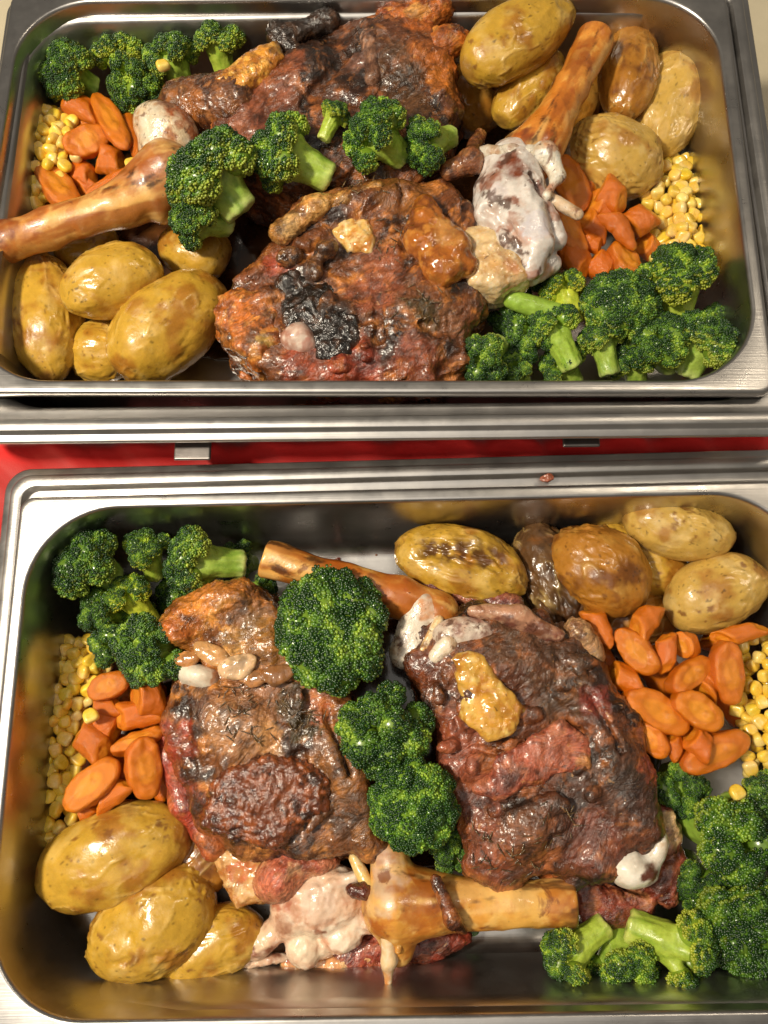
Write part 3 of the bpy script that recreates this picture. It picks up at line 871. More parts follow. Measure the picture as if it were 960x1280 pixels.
# lower dish
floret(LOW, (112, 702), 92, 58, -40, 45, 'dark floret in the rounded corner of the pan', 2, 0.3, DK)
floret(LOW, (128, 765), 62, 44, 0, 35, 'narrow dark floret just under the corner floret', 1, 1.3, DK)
floret(LOW, (186, 692), 66, 50, -90, 40, 'loose yellowish floret between two darker florets at the wall', 3, 2.0, BR)
floret(LOW, (166, 748), 66, 46, -60, 50, 'sparse yellow green floret in the middle of the cluster', 5, 0.7, YE)
floret(LOW, (252, 702), 94, 56, 0, 72, 'floret lying with its pale stalk toward the cut shank bone', 4, 1.0)
floret(LOW, (192, 812), 96, 62, 20, 15, 'round green floret touching the carrots and browned knuckle', 0, 2.4)
floret(LOW, (142, 806), 62, 48, 0, 30, 'small floret next to shaded corn', 1, 0.2)
floret(LOW, (322, 738), 52, 34, 180, 50, 'little floret in shadow under the cut shank bone', 3, 0.1, DK)
floret(LOW, (418, 786), 152, 74, -40, 14, 'largest rounded floret crowning the gap between both roasts', 6, 1.1, asp=(1.08, 0.92, 0.85))
floret(LOW, (480, 912), 118, 70, 180, 12, 'dark green floret wedged between roasts above another', 0, 0.4)
floret(LOW, (516, 1004), 114, 76, -70, 10, 'tight bright floret directly above the golden shank bone', 6, 2.9, (1.05, 1.1, 1))
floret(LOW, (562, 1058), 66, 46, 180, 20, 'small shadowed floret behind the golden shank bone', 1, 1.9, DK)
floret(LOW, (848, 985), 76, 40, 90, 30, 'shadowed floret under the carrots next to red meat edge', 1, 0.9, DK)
floret(LOW, (908, 1040), 136, 52, 150, 35, 'big dark floret beside the white ball joint', 4, 0.5, (.8, .88, .75))
floret(LOW, (948, 1000), 80, 52, 200, 40, 'floret under corn with an open lighter side', 3, 1.5)
floret(LOW, (930, 1150), 128, 46, 120, 35, 'broad dark floret close to the pan wall', 2, 2.2, (.75, .82, .7))
floret(LOW, (872, 1100), 78, 36, 90, 30, 'dark floret in the gap below the white ball joint', 1, 2.7, DK)
floret(LOW, (716, 1186), 84, 50, 32, 76, 'yellow green floret touching the end of the golden bone', 5, 0.6, BR)
floret(LOW, (778, 1196), 96, 40, 95, 58, 'floret with pale stalk lying under the red meat flap', 4, 0.2, (1.05, 1.05, .9))
floret(LOW, (846, 1182), 108, 52, 158, 76, 'bright floret with a thick pale stem near the pan wall', 3, 1.2, BR)
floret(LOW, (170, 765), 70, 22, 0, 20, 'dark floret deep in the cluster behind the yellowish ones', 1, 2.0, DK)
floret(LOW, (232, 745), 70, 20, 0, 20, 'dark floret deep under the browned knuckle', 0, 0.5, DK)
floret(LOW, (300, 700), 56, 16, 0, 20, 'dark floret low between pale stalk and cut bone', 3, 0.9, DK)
# upper dish
floret(TOP, (86, 92), 74, 58, 0, 45, 'floret in the pan corner beside the carrot heap', 2, 0.4, (.9, .95, .85))
floret(TOP, (150, 70), 66, 54, -90, 50, 'open lit floret second from the pan corner', 4, 1.7, BR)
floret(TOP, (172, 102), 78, 56, 60, 50, 'yellow green floret just behind the orange carrots', 3, 0.7, BR)
floret(TOP, (216, 78), 70, 60, -60, 40, 'floret carrying a single corn kernel', 0, 2.3, (1.05, 1.05, .9))
floret(TOP, (273, 56), 68, 64, -80, 35, 'floret at the wall touching the golden crusted piece', 1, 1.2, BR)
floret(TOP, (268, 222), 112, 96, -42, 62, 'big floret with a thick pale stalk over the shank bone', 2, 0.9, asp=(1, 1.1, 1))
floret(TOP, (250, 275), 80, 80, 10, 60, 'lower half of the florets resting on the bone and potatoes', 0, 0.3)
floret(TOP, (362, 195), 100, 96, -18, 70, 'floret on its side with a cut stem over the charred roast', 4, 2.1, (1.05, 1.05, .9))
floret(TOP, (417, 148), 46, 98, 235, 70, 'tiny upright floret between two bigger ones', 5, 0.0, BR)
floret(TOP, (474, 172), 88, 98, -10, 45, 'floret with one pale flank in the row over both roasts', 0, 1.4, (1.1, 1.1, .9))
floret(TOP, (538, 180), 74, 92, 35, 70, 'last floret of the row with its stem toward the white joint', 1, 2.0, (.9, .95, .8))
floret(TOP, (606, 448), 76, 62, 55, 60, 'floret with upturned pale stem next to the roast', 4, 0.5)
floret(TOP, (664, 424), 70, 52, 40, 40, 'dark floret under the loose green stem', 1, 1.1, (.85, .9, .8))
floret(TOP, (708, 368), 66, 60, -60, 66, 'yellowish floret with a short cut stem by the carrots', 3, 0.3, YE)
floret(TOP, (774, 386), 98, 64, -100, 18, 'round dark floret at the center of the green pile', 6, 1.8)
floret(TOP, (694, 418), 76, 60, -55, 74, 'floret showing a long ribbed pale stem', 5, 0.8, (1.05, 1.1, .9))
floret(TOP, (754, 432), 66, 60, -70, 74, 'floret with a pale stem pointing to the pan rim', 3, 1.6)
floret(TOP, (848, 354), 104, 64, -80, 50, 'lit floret directly below the bright corn', 4, 2.6, BR)
floret(TOP, (822, 432), 88, 60, -20, 40, 'floret leaning against the corner floret of the green pile', 0, 0.1)
floret(TOP, (876, 430), 92, 62, -110, 55, 'floret filling the rounded corner next to the near rim', 2, 2.2)
floret(TOP, (705, 456), 62, 44, -40, 50, 'low floret squeezed behind the long ribbed stem', 0, 1.9)
floret(TOP, (792, 458), 64, 46, -60, 50, 'low floret at the near rim below the round dark one', 4, 0.9)
floret(TOP, (902, 402), 54, 46, -100, 40, 'small floret against the wall beside the corner floret', 1, 2.9)
floret(TOP, (640, 398), 62, 40, 0, 40, 'dim floret under the loose green stem tip beside the pale fat', 3, 2.9, DK)
floret(TOP, (640, 466), 56, 46, 0, 40, 'small floret low at the near rim', 1, 0.6)
floret(TOP, (668, 345), 60, 40, 0, 40, 'dark floret behind the white joint and the carrots', 0, 1.0, DK)
# loose stem
pr = [s_cone(P(640, 374, TOP['floor'] + 66), P(700, 396, TOP['floor'] + 60), 6.5, 8.5)]
V, Q = build_sdf(pr, 1.2, 3, lambda v: fbm(v, 8, 3) * 0.8)
c0 = V.mean(0); tag(link('broccoli_piece', make_mesh('broccoli_piece', V - c0, Q, np.tile(lin((146, 178, 66)), (len(V), 1))), M_STALK, c0), 'loose pale green stem lying on the pile of broccoli', 'broccoli')

# ------------------------------------------------------------------ roasts
def meat_cols(V, D, h, palette, spots, seed, pscale=26, tone=(1, 1, 1)):
    """palette: three sRGB colours mixed by noise; spots: (px, py, r_px, colour[, strength, hardness])"""
    c = [lin(x) for x in palette]
    f = fbm(V, pscale, 5, 0.6, seed=seed); g = fbm(V, pscale * .6, 5, 0.6, seed=seed + 5)
    col = c[0] + (c[1] - c[0]) * sstep(-0.05, 0.3, f)[:, None]
    col = col + (c[2] - col) * sstep(0.02, 0.35, g)[:, None]
    wx = fbm(V, 16, 4, 0.6, seed=seed + 9) * 9; wy = fbm(V, 16, 4, 0.6, seed=seed + 13) * 9
    for s in spots:
        p = P(s[0], s[1], D['floor'] + h); r = s[2] / S(s[0], s[1], D['floor'] + h)
        st = s[4] if len(s) > 4 else 0.85
        d = np.hypot(V[:, 0] - p[0] + wx, V[:, 1] - p[1] + wy)
        w = sstep(r * 1.15, r * 0.75, d) * st
        w = w * np.clip(0.8 + 0.9 * fbm(V, 9, 4, 0.6, seed=seed + s[0]), 0.15, 1)
        cc = lin(s[3])
        col = col + (cc - col) * w[:, None]
    return col * np.array(tone)

def mdisp(seed, lo=3.0, mid=1.8, fine=0.8, fib=None):
    """folds, torn sheets, fibres and crumb relief of roasted meat; fib = direction of the fibres (deg)"""
    def f(V):
        p = V
        if fib is not None:
            a = math.radians(fib); ca, sa = math.cos(a), math.sin(a)
            p = np.stack([(V[:, 0] * ca + V[:, 1] * sa) * 0.22, -V[:, 0] * sa + V[:, 1] * ca, V[:, 2]], 1)
        wp = np.stack([fbm(V, 30, 3, seed=seed + k) for k in (1, 2, 3)], 1) * 11
        big = ridge(V + wp, 48, 2, seed=seed + 4)
        d = fbm(V, 42, 2, seed=seed) * lo * 1.2 + (big - 0.6) * lo * 1.3
        # torn sheets: soft terraces with ragged edges
        t = fbm(V + wp * .8, 30, 4, 0.55, seed=seed + 8) * 5
        st = t - np.floor(t)
        d += (np.floor(t) + sstep(0.0, 0.22, st) - t * 0.55) * mid * 0.95
        rough = sstep(-0.15, 0.35, fbm(V, 26, 2, seed=seed + 11))
        d += (ridge(p + wp * .6, 9, 3, seed=seed + 7) - 0.6) * fine * (0.3 + 0.9 * rough)
        d += fbm(p + wp * .3, 4.5, 3, 0.6, seed=seed + 6) * fine * (0.2 + 0.8 * rough)
        return d
    return f

def billow(V, scale, seed):
    return np.abs(perlin(V / scale + seed * 7.7)) * 2.0 - 0.5

def bdisp(seed, amt=1.0):
    """smooth bone or gristle"""
    return lambda V: (fbm(V, 30, 2, seed=seed) * 1.3 + (ridge(V, 26, 1, seed=seed + 2) - .6) * .7 + fbm(V, 6, 2, seed=seed + 1) * 0.15) * amt

class Roast:
    def __init__(self, D, name, label, base_px, group):
        self.D = D
        p = P(*base_px, D['floor'] + 1); self.o = p
        self.root = thing(name, label, 'roast', p, group)
    def z(self, h): return self.D['floor'] + h
    def pt(self, px, py, h): return P(px, py, self.z(h))
    def poly(self, pts, h0, h1, rnd=14, dome=0, tilt=(0, 0), rag=0):
        return s_poly([self.pt(*q, h1) for q in pts], self.z(h0), self.z(h1), rnd, dome, tilt, rag)
    def ell(self, px, py, h, ax, ay, az, rot=0):
        p = self.pt(px, py, h); k = S(px, py, self.z(h)); a = math.radians(rot)
        q = self.pt(px + math.cos(a) * 10, py - math.sin(a) * 10, h) - p
        return s_ell(p, (ax / k, ay / k, az), frame(q))
    def cone(self, a, b, ra, rb, flat=False):
        A = self.pt(*a); B = self.pt(*b)
        return s_cone(A, B, ra / S(a[0], a[1], A[2]), rb / S(b[0], b[1], B[2]), flat)
    def flakes(self, poly, h, n, seed, fib, size=(18, 52), th=3.6, spread=30):
        """torn sheets lying over one another"""
        r = np.random.default_rng(seed); out = []
        xs = [p[0] for p in poly]; ys = [p[1] for p in poly]
        while len(out) < n:
            q = (r.uniform(min(xs), max(xs)), r.uniform(min(ys), max(ys)))
            if not inpoly(q, poly): continue
            a = math.radians(fib + r.normal(0, spread)); L = r.uniform(*size)
            p = self.pt(*q, h + r.uniform(-4, 1.5)); k = S(*q, p[2])
            d = self.pt(q[0] + math.cos(a) * 10, q[1] - math.sin(a) * 10, h) - self.pt(*q, h)
            d = d / np.linalg.norm(d); d[2] = r.normal(0, .16)
            R = frame(d); t = r.normal(0, .2)
            R = np.stack([R[0], R[1] * math.cos(t) + R[2] * math.sin(t), -R[1] * math.sin(t) + R[2] * math.cos(t)])
            f, lo, hi = s_ell(p, (L / k, L * r.uniform(.25, .42) / k, th * r.uniform(.8, 1.3)), R)
            out.append((f, lo, hi, 1.6))
        return out
    def creases(self, lines, h, r=5):
        out = []
        for ln in lines:
            for a, b in zip(ln[:-1], ln[1:]):
                out.append(self.cone((*a, h), (*b, h), r, r))
        return out
    def herbs(self, body, spots, n, seed):
        """rosemary needles stuck to the surface"""
        r = np.random.default_rng(seed); V0 = body; Vs, Fs, Cs = [], [], []; off = 0
        for (px, py, rp) in spots:
            for _ in range(n):
                q = (px + r.normal(0, rp * .6), py + r.normal(0, rp * .6))
                p = self.pt(*q, 76)
                m = np.hypot(V0[:, 0] - p[0], V0[:, 1] - p[1]) < 2.5
                if not m.any(): continue
                p[2] = V0[m, 2].max() + 0.3
                a = r.uniform(0, math.pi); L = r.uniform(1.6, 4.6)
                R = frame((math.cos(a), math.sin(a), r.normal(0, .2)))
                v = (ICO_S * np.array([L, .4, .4])) @ R + p
                Vs.append(v); Fs.append(ICO_SF + off); off += len(v)
                Cs.append(np.tile(lin((84, 64, 34)) * r.uniform(.4, 1.6), (len(v), 1)))
        o = link('herb_needles', make_mesh('herb_needles', np.concatenate(Vs) - self.o, np.concatenate(Fs), np.concatenate(Cs)), M_CRUST, (0, 0, 0), self.root)
        o['kind'] = 'stuff'
    def part(self, name, prims, mat, palette, spots=(), h=70, hres=1.4, k=8, disp=None, seed=1, pscale=26, label=None, parent=None, colfn=None, cut=None, fib=35):
        V, Q = build_sdf(prims, hres, k, disp, cut)
        V[:, 2] = np.maximum(V[:, 2], self.D['floor'] + 1.0)
        col = meat_cols(V, self.D, h, palette, spots, seed, pscale, (1.0, 1.0, 0.80) if mat in (M_MEAT, M_CRUST) else (1.04, 1.0, 0.9))
        if colfn: col = colfn(V, col)
        fv = None
        if mat is M_MEAT:
            a = math.radians(fib); ca, sa = math.cos(a), math.sin(a)
            w = V + np.stack([fbm(V, 38, 2, seed=seed + q) for q in (1, 2, 3)], 1) * 16
            fv = np.stack([w[:, 0] * ca + w[:, 1] * sa, -w[:, 0] * sa + w[:, 1] * ca, w[:, 2]], 1)
        o = link(name, make_mesh(name, V - self.o, Q, col, fib=fv), mat, (0, 0, 0), parent or self.root)
        if label: o['label'] = label
        self.V = V
        return o

BROWN = ((112, 66, 42), (62, 34, 24), (150, 92, 56))
REDBR = ((124, 60, 44), (72, 36, 28), (156, 90, 64))
BONE = ((206, 146, 62), (168, 96, 34), (222, 178, 104))
BONEP = ((214, 168, 96), (184, 120, 54), (226, 196, 140))
CART = ((214, 202, 188), (196, 170, 150), (226, 220, 212))
FATC = ((206, 160, 72), (176, 116, 40), (222, 190, 112))
BLK = (30, 20, 16)

# ---- crusty roast, lower dish
A = Roast(LOW, 'roast_lamb_shoulder', 'roast lamb joint with a dark round glistening crust and pale knuckle', (340, 960), 'roast lamb joints')
A.part('meat', [A.poly([(222, 850), (260, 834), (330, 838), (395, 832), (425, 880), (450, 960), (474, 1040), (458, 1072), (380, 1066), (300, 1062), (250, 1036), (218, 960), (208, 890)], 4, 72, 16, 3, rag=3.6),
                A.ell(300, 900, 62, 60, 52, 18), A.ell(335, 842, 60, 60, 26, 16, -8), A.ell(425, 950, 58, 90, 34, 20, -70)]
       + A.flakes([(240, 850), (400, 850), (455, 1030), (420, 1050), (240, 980)], 72, 26, 1, 60), M_MEAT, ((116, 68, 38), (50, 27, 16), (186, 120, 64)),
       [(214, 930, 34, (138, 52, 40), .95), (222, 1000, 34, (142, 60, 40), .95), (245, 1045, 30, (170, 90, 56), .9), (300, 905, 45, (166, 116, 82)), (330, 860, 40, (140, 92, 64)),
        (238, 890, 16, BLK), (236, 960, 22, (40, 28, 26)), (240, 1010, 20, (46, 30, 26)), (255, 870, 16, (60, 40, 34)), (365, 880, 22, (64, 52, 34)), (385, 905, 18, (70, 58, 36)), (400, 880, 20, (164, 84, 52)), (425, 950, 40, (110, 72, 46)),
        (440, 1020, 34, (84, 54, 34)), (340, 930, 20, (190, 140, 96), .6)], 70, 1.4, 10, mdisp(1, 2.0, 1.2, 0.7), 1, cut=A.creases([[(405, 850), (412, 900), (436, 970)], [(250, 842), (320, 846), (392, 846)], [(232, 870), (236, 960), (262, 1030)]], 74, 5))
VA = A.V
A.part('flank', [A.cone((218, 880, 46), (216, 945, 46), 13, 16), A.cone((216, 945, 46), (232, 1005, 44), 16, 17), A.cone((232, 1005, 44), (268, 1056, 38), 17, 18)], M_MEAT, ((162, 66, 48), (134, 48, 36), (184, 98, 66)), [(262, 1050, 26, (190, 110, 62))], 50, 1.2, 8, bdisp(17, 1.4), 17, 22, 'smooth red flank of meat', fib=-80)
A.herbs(VA, ((365, 880, 22), (388, 906, 18), (300, 870, 30), (310, 920, 30)), 22, 1)
A.part('crust', [A.poly([(262, 985), (285, 962), (330, 948), (380, 955), (408, 975), (402, 1010), (370, 1035), (340, 1058), (290, 1052), (252, 1030)], 60, 84, 9, 4)], M_CRUST, ((100, 48, 24), (58, 27, 15), (140, 72, 34)),
       [(330, 985, 40, (120, 62, 32), .6)], 76, 1.2, 6, lambda V: fbm(V, 22, 2, seed=3) * 2.2 + billow(V, 5.0, 4) * 1.5 + billow(V, 2.6, 5) * 0.5, 3, 14, 'dark granular glazed crust')
A.part('knuckle', [A.poly([(212, 768), (248, 738), (300, 730), (335, 748), (352, 790), (394, 830), (384, 852), (300, 850), (258, 832), (226, 800)], 20, 76, 12, 3, rag=4),
                   A.cone((225, 780, 70), (300, 750, 66), 26, 26)], M_MEAT, ((170, 104, 48), (120, 70, 34), (196, 132, 66)),
       [(228, 778, 22, (178, 92, 40)), (238, 775, 9, (50, 26, 16)), (310, 770, 24, (96, 66, 46)), (330, 800, 34, (122, 84, 40)), (250, 750, 22, (206, 124, 48)), (370, 830, 26, (146, 96, 52)), (290, 800, 20, (184, 134, 74))], 72, 1.3, 8, mdisp(5, 2.5, 1.6, 0.5), 5, 20)
for (x, y, ax, ay, h, rot, cc) in ((262, 816, 24, 13, 76, -30, (196, 150, 100)), (296, 832, 26, 14, 79, 20, (206, 172, 136)), (345, 842, 24, 10, 79, 12, (134, 92, 56)), (232, 822, 17, 9, 74, 5, (184, 128, 76)), (318, 846, 20, 9, 77, 8, (170, 120, 78))):
    A.part('garlic_slice', [A.ell(x, y, h, ax, ay, 1.9, rot), A.ell(x + ax * .3, y + 4, h - .6, ax * .7, ay * .8, 1.6, rot + 25)], M_FAT, (cc, tuple(int(q * .8) for q in cc), tuple(min(255, int(q * 1.1)) for q in cc)), (), 76, 1.1, 3, lambda V: fbm(V, 11, 3, seed=x) * 1.6, 6, 10)
A.part('cartilage', [A.ell(250, 846, 66, 26, 15, 11, -10), A.ell(236, 842, 60, 13, 17, 12)], M_CART, ((222, 214, 202), (206, 186, 168), (230, 226, 218)), [(272, 850, 10, (170, 110, 70))], 66, 1.2, 4, bdisp(2, 1.3), 2)
A.part('muscle', [A.ell(350, 1096, 44, 34, 30, 18, 30), A.ell(385, 1078, 42, 40, 18, 14, 0)], M_MEAT, ((186, 112, 88), (150, 70, 54), (206, 150, 120)), [(345, 1092, 22, (176, 84, 64))], 50, 1.2, 6, mdisp(8, 1.4, .8, .3), 8, 18)
A.part('knuckle_joint', [A.ell(402, 1124, 36, 58, 42, 18, 12), A.cone((352, 1120, 46), (442, 1096, 50), 7, 7), A.ell(362, 1138, 34, 26, 34, 14),
       (*A.ell(380, 1180, 30, 23, 28, 13, 20), 2.0), (*A.ell(428, 1166, 32, 27, 22, 13, 20), 2.0), (*A.ell(404, 1176, 26, 20, 18, 12), 2.0), (*A.cone((350, 1158, 30), (322, 1182, 28), 16, 15), 3.0), (*A.cone((322, 1182, 28), (300, 1195, 26), 14, 7), 3.0), (*A.ell(330, 1200, 22, 34, 7, 5, 6), 2.0), (*A.ell(455, 1150, 34, 14, 34, 10, 80), 3.0)],
       M_CART, ((216, 184, 162), (196, 150, 126), (226, 206, 190)), [(380, 1186, 24, (228, 210, 190), 1), (430, 1170, 22, (230, 216, 202), 1), (352, 1156, 14, (150, 92, 62), .8), (406, 1168, 8, (140, 84, 60), .9), (302, 1196, 18, (112, 56, 30), 1), (330, 1203, 20, (120, 60, 36), .9), (322, 1180, 14, (222, 196, 170), 1), (400, 1128, 26, (214, 188, 172), .8), (440, 1090, 16, (220, 206, 196), 1), (348, 1128, 12, (170, 100, 76), .9)], 46, 1.1, 5,
       lambda V: bdisp(8, 1.0)(V) + (ridge(V, 7, 2, seed=3) - .6) * .8, 8, 16, cut=A.creases([[(352, 1110), (400, 1100), (442, 1086)]], 52, 4))
A.part('gristle', [A.cone((360, 1200, 18), (420, 1205, 20), 9, 10), A.cone((420, 1205, 20), (470, 1192, 22), 10, 9)], M_FAT, ((206, 150, 104), (160, 84, 60), (222, 184, 140)), (), 30, 1.1, 5, mdisp(10, 1.2, .8, .3), 9, 12)
A.part('tendon', [A.cone((442, 1072, 52), (460, 1110, 56), 9, 8), A.cone((460, 1110, 56), (468, 1130, 54), 8, 6)], M_CART, ((222, 190, 120), (206, 160, 90), (228, 206, 160)), (), 50, 1.2, 4, bdisp(9), 10, 14)
A.part('char', [A.ell(452, 1114, 58, 20, 11, 6, -8)], M_CRUST, ((86, 34, 22), (48, 20, 14), (110, 48, 28)), (), 58, 1.1, 3, lambda V: fbm(V, 5, 3, .6) * 1.4, 2, 8)
A.part('fat_skin', [A.poly([(262, 1066), (300, 1064), (330, 1090), (320, 1128), (296, 1132), (280, 1110)], 6, 44, 12)], M_FAT, ((206, 160, 104), (176, 116, 64), (220, 186, 140)), [(300, 1085, 18, (196, 110, 70))], 42, 1.3, 6, mdisp(11, 1.5, 1.4, 0.4), 11, 16)
A.part('under_meat', [A.ell(500, 1180, 16, 92, 26, 13, 8), A.ell(440, 1198, 14, 66, 18, 10, 4)], M_MEAT, ((140, 58, 44), (104, 36, 28), (170, 92, 66)), (), 20, 1.4, 8, mdisp(12, 1.5, 1, 0.4), 12, 16)
def bone_cols(D, a, b, seed, dark=1.0):
    A_ = P(a[0], a[1], D['floor'] + a[2]); B_ = P(b[0], b[1], D['floor'] + b[2]); R = frame(B_ - A_)
    def f(V, col):
        p = (V - A_) @ R.T * np.array([0.2, 1, 1])
        n1 = fbm(p, 15, 4, .55, seed=seed); n2 = fbm(p, 11, 5, .6, seed=seed + 3); n3 = fbm(p, 16, 3, .6, seed=seed + 6)
        col = col + (lin((228, 180, 106)) - col) * (sstep(.1, .3, n3) * .6)[:, None]
        col = col + (lin((150, 78, 22)) - col) * (sstep(.02, .3, n1) * .7 * dark)[:, None]
        return col + (lin((52, 26, 12)) - col) * (sstep(.26, .46, n2) * .8 * dark)[:, None]
    return f
def bone_end(pxy, r, D, h, cc=(70, 40, 22)):
    p = P(*pxy, D['floor'] + h); rr = r / S(*pxy, D['floor'] + h)
    def f(V, col):
        d = np.linalg.norm(V - p, axis=1)
        w = sstep(rr, rr * .3, d + fbm(V, 8, 3) * 6)
        return col + (lin(cc) - col) * (w * .7)[:, None]
    return f
A.part('shank_bone', [A.cone((520, 1128, 52), (720, 1129, 56), 33, 28, True), A.cone((488, 1078, 50), (498, 1185, 46), 20, 22), A.cone((500, 1128, 50), (562, 1129, 53), 50, 29), A.ell(488, 1075, 50, 20, 30, 12)],
       M_BONE, BONE, [(482, 1085, 24, (206, 176, 156)), (480, 1120, 20, (196, 168, 140)), (525, 1130, 26, (150, 88, 40)), (535, 1095, 26, (168, 100, 40)), (555, 1150, 10, (90, 46, 26)), (545, 1125, 8, (96, 50, 28)), (570, 1160, 8, (90, 50, 30)), (650, 1120, 50, (220, 172, 84), .7), (700, 1118, 22, (176, 106, 36)), (712, 1150, 14, (80, 44, 22)), (530, 1180, 24, (196, 124, 46))], 60, 1.2, 8, bdisp(13), 13, 26, colfn=lambda V, c: bone_end((724, 1150), 34, LOW, 56, (44, 24, 12))(V, bone_cols(LOW, (520, 1128, 52), (720, 1129, 56), 3, .8)(V, c)))
A.part('meat_scrap', [A.cone((545, 1098, 74), (566, 1150, 76), 6, 8), A.cone((566, 1150, 76), (580, 1164, 66), 7, 4)], M_MEAT, ((112, 58, 30), (66, 32, 18), (150, 86, 44)), (), 74, 1.1, 4, mdisp(16, 1.2, .8, .4), 16, 12)
A.part('tendon', [A.cone((484, 1130, 62), (486, 1200, 56), 13, 10), A.cone((486, 1200, 56), (485, 1228, 50), 10, 6)], M_CART, ((218, 190, 150), (200, 160, 110), (226, 208, 186)), [(485, 1226, 12, (206, 130, 60))], 58, 1.1, 4, bdisp(14), 14, 14)
A.part('tendon', [A.cone((506, 1125, 66), (498, 1188, 60), 8, 7)], M_FAT, ((212, 156, 76), (190, 120, 44), (224, 186, 120)), (), 58, 1.1, 4, bdisp(15), 15, 14)

# ---- fat topped roast, lower dish
B = Roast(LOW, 'roast_lamb_shoulder', 'roast lamb joint topped with a golden patch of fat', (690, 940), 'roast lamb joints')
B.part('meat', [B.poly([(548, 905), (524, 850), (508, 822), (545, 775), (600, 760), (660, 762), (735, 800), (762, 850), (800, 920), (826, 990), (830, 1050), (795, 1088), (720, 1100), (650, 1100), (592, 1082), (578, 1010)], 4, 76, 16, 3, rag=3.6),
                B.ell(650, 1030, 66, 60, 45, 18, 0), B.ell(755, 930, 62, 100, 30, 20, -62), B.ell(620, 830, 66, 80, 50, 18)]
       + B.flakes([(540, 800), (730, 810), (800, 990), (770, 1040), (610, 1045), (575, 930)], 75, 34, 2, 40), M_MEAT, ((92, 50, 32), (38, 21, 15), (156, 90, 54)),
       [(560, 940, 40, (150, 78, 60)), (585, 900, 30, (140, 74, 56)), (600, 1000, 40, (134, 70, 54)), (605, 1060, 40, (138, 72, 48)), (650, 1050, 40, (122, 72, 44)), (700, 850, 45, (88, 62, 46)), (760, 960, 40, (66, 46, 38)), (790, 1010, 34, (58, 38, 32)), (740, 1050, 40, (112, 58, 46)),
        (742, 880, 20, (124, 48, 42)), (822, 960, 22, (124, 48, 40)), (812, 920, 16, (140, 76, 64)), (640, 800, 40, (92, 62, 46)), (700, 800, 30, (70, 46, 36)), (560, 860, 30, (120, 68, 44)), (530, 840, 24, (110, 52, 30)), (715, 990, 26, (50, 34, 28)), (640, 1005, 16, (44, 30, 24)), (690, 1030, 30, (80, 50, 40))], 74, 1.4, 10, mdisp(21, 2.2, 1.3, 0.7, 35), 21, cut=B.creases([[(618, 1012), (680, 990), (745, 978), (770, 1000)], [(700, 820), (740, 870), (775, 940)], [(590, 935), (640, 945)], [(650, 1098), (690, 1050), (720, 1040)], [(540, 830), (565, 880), (580, 940)]], 79, 5))
B.herbs(B.V, ((610, 1060, 30), (650, 1070, 30), (700, 1030, 30)), 16, 2)
B.part('flap', [B.poly([(598, 988), (622, 955), (660, 925), (704, 905), (736, 930), (745, 962), (700, 972), (650, 985), (618, 1002)], 72, 84, 5, 2, rag=3)], M_MEAT, ((164, 84, 66), (130, 62, 48), (178, 106, 84)), [(690, 940, 30, (158, 92, 72), .6), (735, 950, 14, (176, 120, 70))], 84, 1.2, 5, mdisp(22, 2.0, 0.9, 0.35), 22, 18, 'smooth pinkish red flap of meat')
B.part('fat', [B.poly([(564, 824), (585, 812), (604, 822), (620, 846), (640, 868), (650, 886), (640, 908), (612, 922), (590, 905), (578, 868)], 70, 89, 6, 2, rag=3)], M_FAT, FATC, [(610, 890, 24, (212, 158, 60))], 84, 1.1, 4, lambda V: fbm(V, 16, 3, seed=2) * 2.6 + billow(V, 6, 9) * .5, 23, 16, 'golden jelly like fat patch')
B.part('blade_cartilage', [B.ell(586, 792, 75, 42, 22, 8, -6), B.ell(556, 796, 73, 14, 12, 8)], M_GRIS, ((206, 190, 180), (182, 152, 138), (220, 210, 202)), [(604, 800, 12, (120, 66, 54)), (570, 785, 7, (120, 76, 70)), (590, 772, 14, (130, 72, 60)), (620, 785, 12, (110, 60, 48))], 78, 1.2, 5, bdisp(24), 24, 14)
B.part('skin_fold', [B.cone((590, 764, 76), (650, 768, 78), 9, 10), B.cone((650, 768, 78), (698, 794, 76), 10, 8), B.ell(660, 786, 74, 34, 12, 6, -20)], M_GRIS, ((176, 130, 106), (120, 70, 56), (198, 162, 138)), [(640, 785, 16, (70, 36, 30)), (670, 790, 14, (90, 48, 40))], 76, 1.2, 5, bdisp(25, 1.5), 25, 14)
B.part('skin_fold', [B.cone((722, 790, 66), (742, 820, 64), 20, 16), B.cone((700, 812, 70), (712, 838, 72), 12, 12)], M_MEAT, ((168, 124, 92), (120, 80, 58), (190, 150, 116)), (), 70, 1.2, 5, mdisp(26, 1.6, 1.2, .4), 26, 14)
B.part('joint', [B.cone((528, 762, 62), (505, 818, 60), 24, 20), B.cone((545, 770, 66), (520, 815, 66), 10, 9)], M_GRIS, ((216, 206, 196), (190, 166, 146), (226, 222, 216)), [(535, 760, 14, (206, 140, 90)), (505, 800, 10, (170, 160, 160))], 64, 1.2, 5, bdisp(27), 27, 14)
B.part('tendon', [B.cone((548, 775, 72), (528, 812, 72), 7, 6)], M_GRIS, ((224, 196, 150), (206, 160, 106), (230, 214, 190)), (), 64, 1.1, 4, bdisp(28), 28, 14)
B.part('tendon', [B.cone((560, 805, 78), (545, 820, 76), 13, 9)], M_GRIS, ((226, 212, 196), (206, 176, 146), (232, 224, 214)), (), 64, 1.1, 4, bdisp(29), 29, 14)
